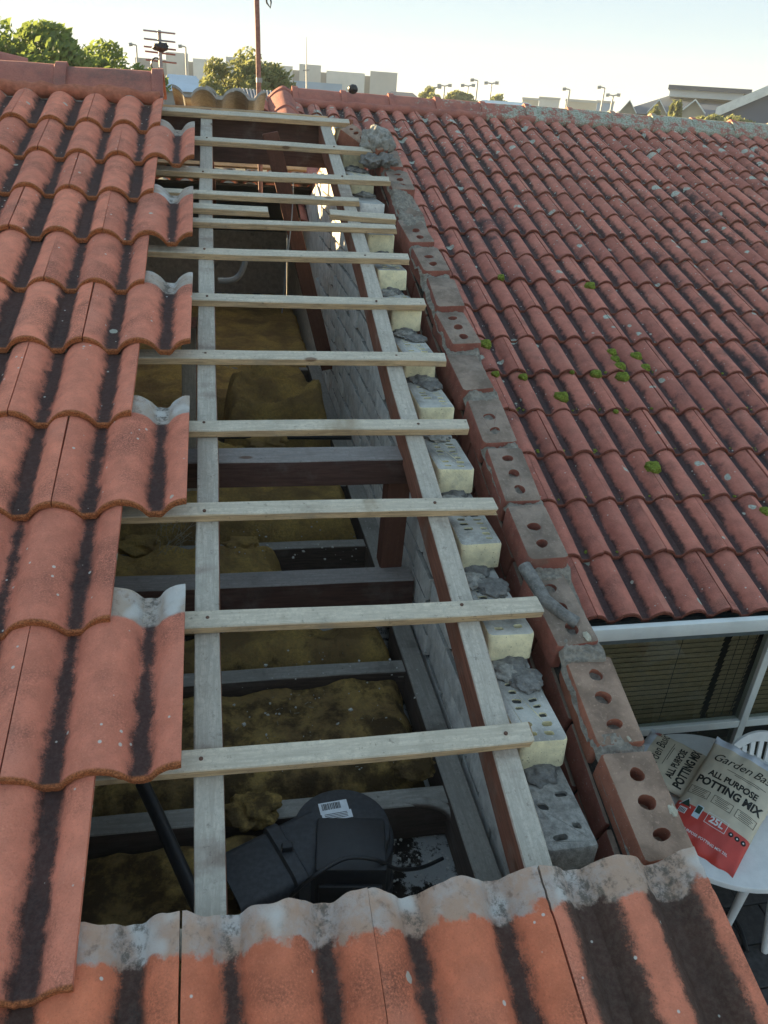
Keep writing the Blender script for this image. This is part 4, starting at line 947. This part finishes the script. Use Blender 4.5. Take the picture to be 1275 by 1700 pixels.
for k in range(8):
    x = -.175+.05*k; top = .16+.80*(max(0, 1-(x/.2)**2))**.5*.27 if abs(x) < .2 else .16
    mb = MB(); a, b = PC(x*.72, .03), PC(x, top)
    for off in (0,): mb.add([a+Vector((-.013, 0, 0)), a+Vector((.013, 0, 0)), b+Vector((.013, 0, 0)), b+Vector((-.013, 0, 0)), a+Vector((-.013, .01, 0)), a+Vector((.013, .01, 0)), b+Vector((.013, .01, 0)), b+Vector((-.013, .01, 0))], [(0, 1, 2, 3), (7, 6, 5, 4), (0, 4, 5, 1), (1, 5, 6, 2), (2, 6, 7, 3), (3, 7, 4, 0)])
    link('back_slat', mb.mesh('back_slat', M_WHITE), chair)
mb = MB(); q = PC(0, 0); mb.box(q.x-.25, q.x+.25, q.y-.42, q.y+.01, q.z-.02, q.z+.005, bev=.008); link('seat', mb.mesh('seat', M_WHITE), chair)
for sx in (-1, 1):
    for sy in (-.38, 0): mb = MB(); mb.tube([(q.x+sx*.21, q.y+sy, q.z-.01), (q.x+sx*.25, q.y+sy*1.12+.03, GZ)], [.026, .017], 10); link('leg', mb.mesh('leg', M_WHITE, 60), chair)

# ================================================================== MASTS, ANTENNA, BEYOND THE RIDGE
a = far(432, 186, 5.2); b = far(424, -70, 5.2)
mast = thing('antenna_mast', 'slim rusty pink steel mast rising beyond the ridge', 'mast', a)
mb = MB(); mb.tube([a-np.array([0, 0, .5]), (a+b)/2, b], .0145, 12); link('pole', mb.mesh('pole', M_RUST, 60), mast)
mb = MB(); mb.tube([(a*.78+b*.22)-np.array([0, 0, .012]), (a*.78+b*.22)+np.array([0, 0, .012])], .018, 12); link('clamp', mb.mesh('clamp', M_STEEL, 60), mast)
pts = [far(441, -10, 5.2), far(443, 5, 5.2), far(449, 13, 5.2), far(450, 4, 5.2), far(448, -12, 5.2)]; mb = MB(); mb.tube(pts, .005, 6); link('cable_loop', mb.mesh('cable_loop', M_BLACK, 60), mast)
D = 6.3; a = far(269, 165, D); b = far(264, 50, D)
ant = thing('tv_antenna', 'old television aerial with short crossbars behind the left ridge end', 'antenna', a)
mb = MB(); mb.tube([a-np.array([0, 0, .4]), b], .012, 8); link('pole', mb.mesh('pole', M_STEEL, 60), ant)
for k, (y, x0, x1) in enumerate([(50, 238, 291), (64, 239, 291), (77, 239, 292), (85, 241, 291), (99, 242, 293)]):
    mb = MB(); mb.tube([far(x0, y, D+.03*k), far(x1, y+6, D-.05+.03*k)], .0055, 6); link('crossbar', mb.mesh('crossbar', M_RUST if k > 1 else M_STEEL, 60), ant)
lump('balun_box', ant, far(268, 78, D), .045, M_BLACK, 3, (1.2, .8, .6), .5); mb = MB(); mb.tube([far(268+8*math.sin(t)-9, 106+10*math.cos(t), D) for t in np.linspace(0, 6.2, 14)], .005, 6); link('cable_loop', mb.mesh('cable_loop', M_BLACK, 60), ant)
# neighbour shed: dark gridded sheet with white end board
D = 9.0
sh = thing('neighbour_roof', 'dark ribbed roof panel with a white end board seen past the mast', 'roof', far(435, 190, D))
c0, c1, c2, c3 = far(398, 150, D+1.2), far(478, 157, D+1.2), far(474, 190, D), far(412, 190, D)
mb = MB(); mb.add([c0, c1, c2, c3]+[q-np.array([0, 0, .05]) for q in (c0, c1, c2, c3)], [(0, 1, 2, 3), (7, 6, 5, 4), (0, 4, 5, 1), (1, 5, 6, 2), (2, 6, 7, 3), (3, 7, 4, 0)]); link('sheet', mb.mesh('sheet', plain('dark_roof', (.10, .09, .10), .7)), sh)
for k in range(15):
    t = k/14; p0 = c0*(1-t)+c1*t; p1 = c3*(1-t)+c2*t; mb = MB(); mb.tube([p0+np.array([0, 0, .012]), p1+np.array([0, 0, .012])], .018, 6); link('rib', mb.mesh('rib', plain('rib_grey', (.26, .25, .26), .6) if k == 0 else bpy.data.materials['rib_grey'], 60), sh)
mb = MB(); q = [far(391, 148, D+1.15), far(400, 152, D+1.15), far(414, 190, D-.05), far(393, 186, D-.05)]; mb.add(q+[v_+np.array([.0, .06, 0]) for v_ in q], [(0, 1, 2, 3), (7, 6, 5, 4), (0, 4, 5, 1), (1, 5, 6, 2), (2, 6, 7, 3), (3, 7, 4, 0)]); link('end_board', mb.mesh('end_board', M_FRAME), sh)
vc = far(586, 148, 7.6)
lump('vent_cowl', None, vc, .045, M_BLACK, 4, (1, 1, .85), .08); o = bpy.data.objects['vent_cowl']; tag(o, 'small dark round vent cowl above the right ridge', 'vent')

# ---- trees
def tree(name, label, c, rx, ry, rz_, base_z, nleaf, ls, mat, seed, group=None, clumps=26):
    rn = random.Random(seed); t = thing(name, label, 'tree', (c[0], c[1], base_z), group)
    mb = MB(); top = Vector((c[0], c[1], c[2]))
    mb.tube([(c[0], c[1], base_z), (c[0]+.1*rx, c[1], base_z+(c[2]-base_z)*.5), top], [rx*.12, rx*.09, rx*.04], 8)
    cl = []
    for k in range(clumps):
        while True:
            q = Vector((rn.uniform(-1, 1), rn.uniform(-1, 1), rn.uniform(-1, 1)))
            if q.length < 1: break
        q = q.normalized()*q.length**.45*.82; cl.append((q, rn.uniform(.20, .42)))
        e = Vector((c[0]+q.x*rx, c[1]+q.y*ry, c[2]+q.z*rz_)); mb.tube([top-Vector((0, 0, rz_*.5)), (top+e)/2-Vector((0, 0, rz_*.15)), e], [rx*.03, rx*.02, rx*.006], 5)
    link('trunk', mb.mesh('trunk', M_BARK, 60), t)
    lv = []; lf = []
    for k in range(nleaf):
        q, r = cl[rn.randrange(clumps)]; d = Vector((rn.gauss(0, 1), rn.gauss(0, 1), rn.gauss(0, 1))).normalized()*r*rn.random()**.35
        p = Vector((c[0]+(q.x+d.x)*rx, c[1]+(q.y+d.y)*ry, c[2]+(q.z+d.z)*rz_))
        n1 = Vector((rn.gauss(0, 1), rn.gauss(0, 1), rn.gauss(0, 1))).normalized(); n2 = n1.orthogonal().normalized(); n3 = n1.cross(n2); s_ = ls*rn.uniform(.6, 1.3); b_ = len(lv)
        lv += [p-n2*s_, p+n3*s_*.42, p+n2*s_, p-n3*s_*.42]; lf.append((b_, b_+1, b_+2, b_+3))
    me = bpy.data.meshes.new('crown'); me.from_pydata([tuple(q) for q in lv], [], lf); me.materials.append(mat); link('crown', me, t)
    return t
def tree_px(px0, px1, py0, py1, D, *a, **k):
    c = far((px0+px1)/2, (py0+py1)/2, D); pr_ = D*1.12/F; return c, (px1-px0)/2*pr_, (py1-py0)/2*pr_
def mk(name, label, box, D, nleaf, ls, mat, seed, deep=1.0, **k):
    c, rx, rz_ = tree_px(*box, D); tree(name, label, c, rx*.78, rx*deep*.78, rz_*.84, GZ-.1, nleaf, ls, mat, seed, **k)
mk('leafy_tree', 'large dark green tree at the far left behind the ridge', (-150, 150, 42, 190), 15, 16000, .065, M_LEAF1, 1, clumps=44, group='trees beyond the ridge')
mk('leafy_tree', 'lower sunlit tree between the big left tree and the antenna', (95, 275, 88, 190), 17, 11000, .065, M_LEAF1, 2, group='trees beyond the ridge')
mk('bushy_tree', 'round olive bush standing behind the antenna mast', (322, 486, 98, 230), 20, 15000, .06, M_LEAF2, 3, group='trees beyond the ridge', clumps=40)
for k, (bx, D) in enumerate([((690, 742, 150, 192), 60), ((738, 790, 156, 192), 62), ((808, 845, 162, 195), 70)]):
    mk('hedge_tree', ['hazy small tree right of the dark hip roof', 'hazy small tree under the twin street lamps', 'hazy small tree behind the blue roofs'][k], bx, D, 2600, .17, M_LEAF2, 10+k, group='distant trees along the horizon')
for k, (bx, D) in enumerate([((1076, 1092, 178, 215), 45), ((1110, 1130, 166, 215), 42), ((1150, 1200, 192, 215), 40), ((1195, 1245, 194, 215), 42)]):
    mk('garden_tree', ['thin young tree before the middle gable', 'spindly palm-like tree between the gables', 'round clipped shrub below the right gable', 'low shrub beside the dark gable wall'][k], bx, D, 1500, .11, M_LEAF2, 20+k, group='garden trees before the gabled building')

# ---- distant buildings
def gz_at(): return GZ-.07
M_CONC = plain('concrete_panel', (.42, .43, .42), .9, .08, .4, .05); M_CONCD = plain('concrete_dark', (.20, .22, .24), .9, .08, .4, .05); M_BLUE = plain('blue_cladding', (.16, .30, .46), .7, .1, .5, .05); M_ROOFB = plain('blue_grey_roof', (.06, .10, .17), .7, .1, .5, .05)
M_ROOFD = plain('dark_slate_roof', (.06, .08, .115), .8, .1, .5, .05); M_TAN = plain('tan_wall', (.45, .40, .31), .9, .1, .5, .05); M_PALE = plain('pale_wall', (.55, .56, .54), .8, .1, .5, .05); M_ORANGE = plain('orange_roof', (.42, .20, .11), .85, .15, 2, .2)
def facing(px, D):      # local frame at bearing of px: x right, y away
    d = ray(px, 180); a = math.atan2(d[0], d[1]); return a
def slab(parent, name, px0, px1, py, D, depth, mat, bottom=None):
    """upright block whose front top edge spans px0..px1 at row py"""
    p0, p1 = far(px0, py, D), far(px1, py+(px1-px0)*.02, D); zt = (p0[2]+p1[2])/2; ex = Vector((p1[0]-p0[0], p1[1]-p0[1], 0)); L = ex.length; ex.normalize(); ey = Vector((-ex.y, ex.x, 0)); zb_ = GZ-.1 if bottom is None else bottom
    mb = MB(); mb.box(0, L, 0, depth, 0, zt-zb_); return link(name, mb.mesh(name, mat), parent, basis((p0[0], p0[1], zb_), ex, ey, (0, 0, 1)))
wh = thing('warehouse', 'long pale concrete warehouse with stepped parapet panels on the horizon', 'warehouse', (*far(460, 150, 118)[:2], GZ))
for (x0, x1, y, m_) in [(275, 312, 87, M_CONC), (320, 365, 98, M_PALE), (375, 410, 95, M_CONC), (420, 486, 107, M_PALE), (497, 533, 107, M_CONC), (542, 606, 119, M_PALE), (615, 660, 119, M_CONC)]: slab(wh, 'wall_panel', x0, x1, y, 118, 1.0, m_)
slab(wh, 'wall_recess', 225, 645, 108, 119.6, 8, M_CONCD); slab(wh, 'wall_recess', 480, 640, 121, 119.4, 8, M_CONCD)
sb = thing('blue_shed', 'low blue metal shed in front of the warehouse', 'shed', (*far(530, 150, 95)[:2], GZ)); slab(sb, 'wall', 488, 568, 136, 95, 10, M_BLUE)
def gable_house(label, px0, px1, py_eave, py_ridge, D, depth, mr, mw, name='house', cat='house', front=False, parent=None):
    p0, p1 = far(px0, py_eave, D), far(px1, py_eave, D); ze = (p0[2]+p1[2])/2; zr_ = far((px0+px1)/2, py_ridge, D)[2]
    t = parent or thing(name, label, cat, ((p0[0]+p1[0])/2, (p0[1]+p1[1])/2, GZ)); ex = Vector((p1[0]-p0[0], p1[1]-p0[1], 0)); L = ex.length; ex.normalize(); ey = Vector((-ex.y, ex.x, 0)); M = basis((p0[0], p0[1], 0), ex, ey, (0, 0, 1))
    z0 = GZ-.1; hgt = zr_-ze; o_ = .03*L
    if front:      # gable end faces us
        mb = MB(); mb.add([(0, 0, z0), (L, 0, z0), (L, 0, ze), (L/2, 0, zr_-.05), (0, 0, ze), (0, depth, z0), (L, depth, z0), (L, depth, ze), (L/2, depth, zr_-.05), (0, depth, ze)], [(0, 1, 2, 3, 4), (9, 8, 7, 6, 5), (0, 4, 9, 5), (1, 6, 7, 2)]); link('wall', mb.mesh('wall', mw), t, M)
        mb = MB(); tk = .05*L
        for sgn in (0, 1):
            xa = -o_ if sgn == 0 else L+o_; pts = [(xa, ze-hgt*.06), (L/2, zr_), (L/2, zr_+tk), (xa, ze-hgt*.06+tk)]
            mb.add([(x, -.3, z) for x, z in pts]+[(x, depth, z) for x, z in pts], [(0, 1, 2, 3), (7, 6, 5, 4), (0, 4, 5, 1), (1, 5, 6, 2), (2, 6, 7, 3), (3, 7, 4, 0)])
        link('roof', mb.mesh('roof', mr), t, M)
        mb = MB()
        for sgn in (0, 1):
            xa = -o_ if sgn == 0 else L+o_; pts = [(xa, ze-hgt*.06-tk*.4), (L/2, zr_-tk*.4), (L/2, zr_+tk*1.1), (xa, ze-hgt*.06+tk*1.1)]; mb.add([(x, -.38, z) for x, z in pts]+[(x, -.31, z) for x, z in pts], [(0, 1, 2, 3), (7, 6, 5, 4), (0, 4, 5, 1), (1, 5, 6, 2), (2, 6, 7, 3), (3, 7, 4, 0)])
        link('barge_board', mb.mesh('barge_board', M_FRAME), t, M)
    else:
        mb = MB(); mb.box(.0, L, 0, depth, z0, ze); link('wall', mb.mesh('wall', mw), t, M)
        mb = MB(); i_ = min(L*.2, depth*.5); mb.add([(-o_, -.3, ze), (L+o_, -.3, ze), (L+o_, depth+.3, ze), (-o_, depth+.3, ze), (i_, depth/2, zr_), (L-i_, depth/2, zr_)], [(0, 1, 5, 4), (1, 2, 5), (2, 3, 4, 5), (3, 0, 4), (3, 2, 1, 0)]); link('roof', mb.mesh('roof', mr), t, M)
    return t
gable_house('blue hip roofed house left of the round bush', 262, 345, 152, 122, 40, 8, M_BLUE, M_CONCD)
gable_house('small dark hip roof just above the red ridge', 632, 700, 166, 150, 26, 6, M_ROOFD, M_PALE)
gable_house('low blue roof behind the right ridge, nearest the brick rubble', 770, 905, 184, 166, 60, 12, M_BLUE, M_PALE); gable_house('low blue roof with white gutter below the street lamps', 900, 1010, 196, 180, 55, 10, M_BLUE, M_PALE)
gable_house('pale low roof left of the gabled building', 985, 1075, 205, 192, 48, 8, M_BLUE, M_TAN)
for k, (x0, x1, y, m_, lb) in enumerate([(868, 895, 163, M_TAN, 'small tan block on the skyline'), (896, 930, 162, M_PALE, 'white box building on the skyline'), (940, 992, 166, M_TAN, 'long tan factory wall on the skyline'), (992, 1020, 168, M_BLUE, 'blue end block of the skyline row')]):
    t = thing('far_building', lb, 'building', (*far(x0, 190, 130)[:2], GZ), 'box buildings on the skyline'); slab(t, 'wall', x0, x1, y, 130, 10, m_); slab(t, 'parapet', x0-1, x1+1, y-1, 129.9, .3, M_CONC, bottom=far(x0, y+2, 129.9)[2])
D = 62
big = gable_house('large grey building with ridge vent and three small front gables', 1030, 1330, 197, 153, D, 26, M_ROOFD, M_CONCD, name='gabled_building', cat='building')
slab(big, 'ridge_vent', 1113, 1236, 148, D+9, 3, M_PALE, bottom=far(1113, 160, D+9)[2]); slab(big, 'vent_roof', 1110, 1250, 143, D+8.8, 4, M_ROOFD, bottom=far(1113, 148, D+8.8)[2])
for (x0, x1, yr) in [(1028, 1056, 167), (1075, 1106, 166), (1130, 1170, 166)]: gable_house('', x0, x1, 187, yr, D-3, 8, M_ROOFB, M_TAN, front=True, parent=big)
gable_house('dark blue gable wall with pale barge board at the right edge', 1193, 1420, 195, 135, 50, 12, M_ROOFB, M_ROOFB, name='gable_house', cat='house', front=True)
gable_house('orange tiled roof low at the right edge', 1150, 1330, 214, 205, 24, 5, M_ORANGE, M_TAN)
def lamp(px, py_t, D, label, arm=10, dbl=False):
    b = far(px, py_t, D); t = thing('street_lamp', label, 'street lamp', (b[0], b[1], GZ), 'street lamps on the skyline'); r = D*.0011
    mb = MB(); mb.tube([(b[0], b[1], GZ), tuple(b)], [r*1.3, r*.8], 6); link('pole', mb.mesh('pole', M_STEEL, 60), t)
    for s_ in ((-1, 1) if dbl else (-1,)):
        e = far(px+s_*arm, py_t-1.5, D); mb = MB(); mb.tube([tuple(b), tuple(e)], r*.7, 5); link('arm', mb.mesh('arm', M_STEEL, 60), t); mb = MB(); mb.tube([tuple(e), tuple(far(px+s_*(arm+6), py_t-1, D))], r*1.5, 6); link('lamp_head', mb.mesh('lamp_head', M_CONCD, 60), t)
for px, py, D, dbl, lb in [(777, 143, 110, True, 'double-armed street lamp above the hazy trees'), (793, 134, 105, False, 'tallest single street lamp above the hazy trees'), (816, 139, 110, True, 'double-armed street lamp right of the tall one'), (946, 149, 110, False, 'street lamp over the long tan factory wall'),
                           (1004, 146, 110, False, 'street lamp at the right end of the skyline row'), (1018, 159, 115, True, 'short double street lamp beside the gabled building'), (721, 146, 120, True, 'faint double street lamp at the left of the skyline trees'), (738, 143, 120, True, 'faint double street lamp second from the skyline trees\' left end'), (226, 75, 60, False, 'street lamp left of the television aerial'), (308, 78, 60, False, 'thin pole beside the leftmost warehouse panel')]:
    lamp(px, py, D, lb, 6, dbl)
a = far(509, 150, 30); b = far(508, 62, 30); wm = thing('whip_antenna', 'thin grey whip antenna in front of the warehouse', 'antenna', a); mb = MB(); mb.tube([a-np.array([0, 0, 3]), a, b], [.03, .025, .012], 6); link('pole', mb.mesh('pole', M_STEEL, 60), wm); mb = MB(); mb.tube([far(503, 117, 30), far(514, 116, 30)], .02, 5); link('crossbar', mb.mesh('crossbar', M_STEEL, 60), wm)

# ------------------------------------------------------------------ air
q = bpy.data.materials.new('air_haze'); q.use_nodes = True; t_ = q.node_tree
for x in list(t_.nodes):
    if x.type == 'BSDF_PRINCIPLED': t_.nodes.remove(x)
pv = t_.nodes.new('ShaderNodeVolumePrincipled'); pv.inputs['Color'].default_value = (.86, .93, .97, 1); pv.inputs['Density'].default_value = .0012; pv.inputs['Anisotropy'].default_value = .0
t_.links.new(pv.outputs[0], [x for x in t_.nodes if x.type == 'OUTPUT_MATERIAL'][0].inputs['Volume'])
mb = MB(); mb.box(-3100, 3100, -3100, 3100, GZ-1.6, 16.0); o = link('haze', mb.mesh('haze', q)); o['kind'] = 'stuff'; o['label'] = 'thin pale morning haze in the air over the roofs'; o['category'] = 'haze'
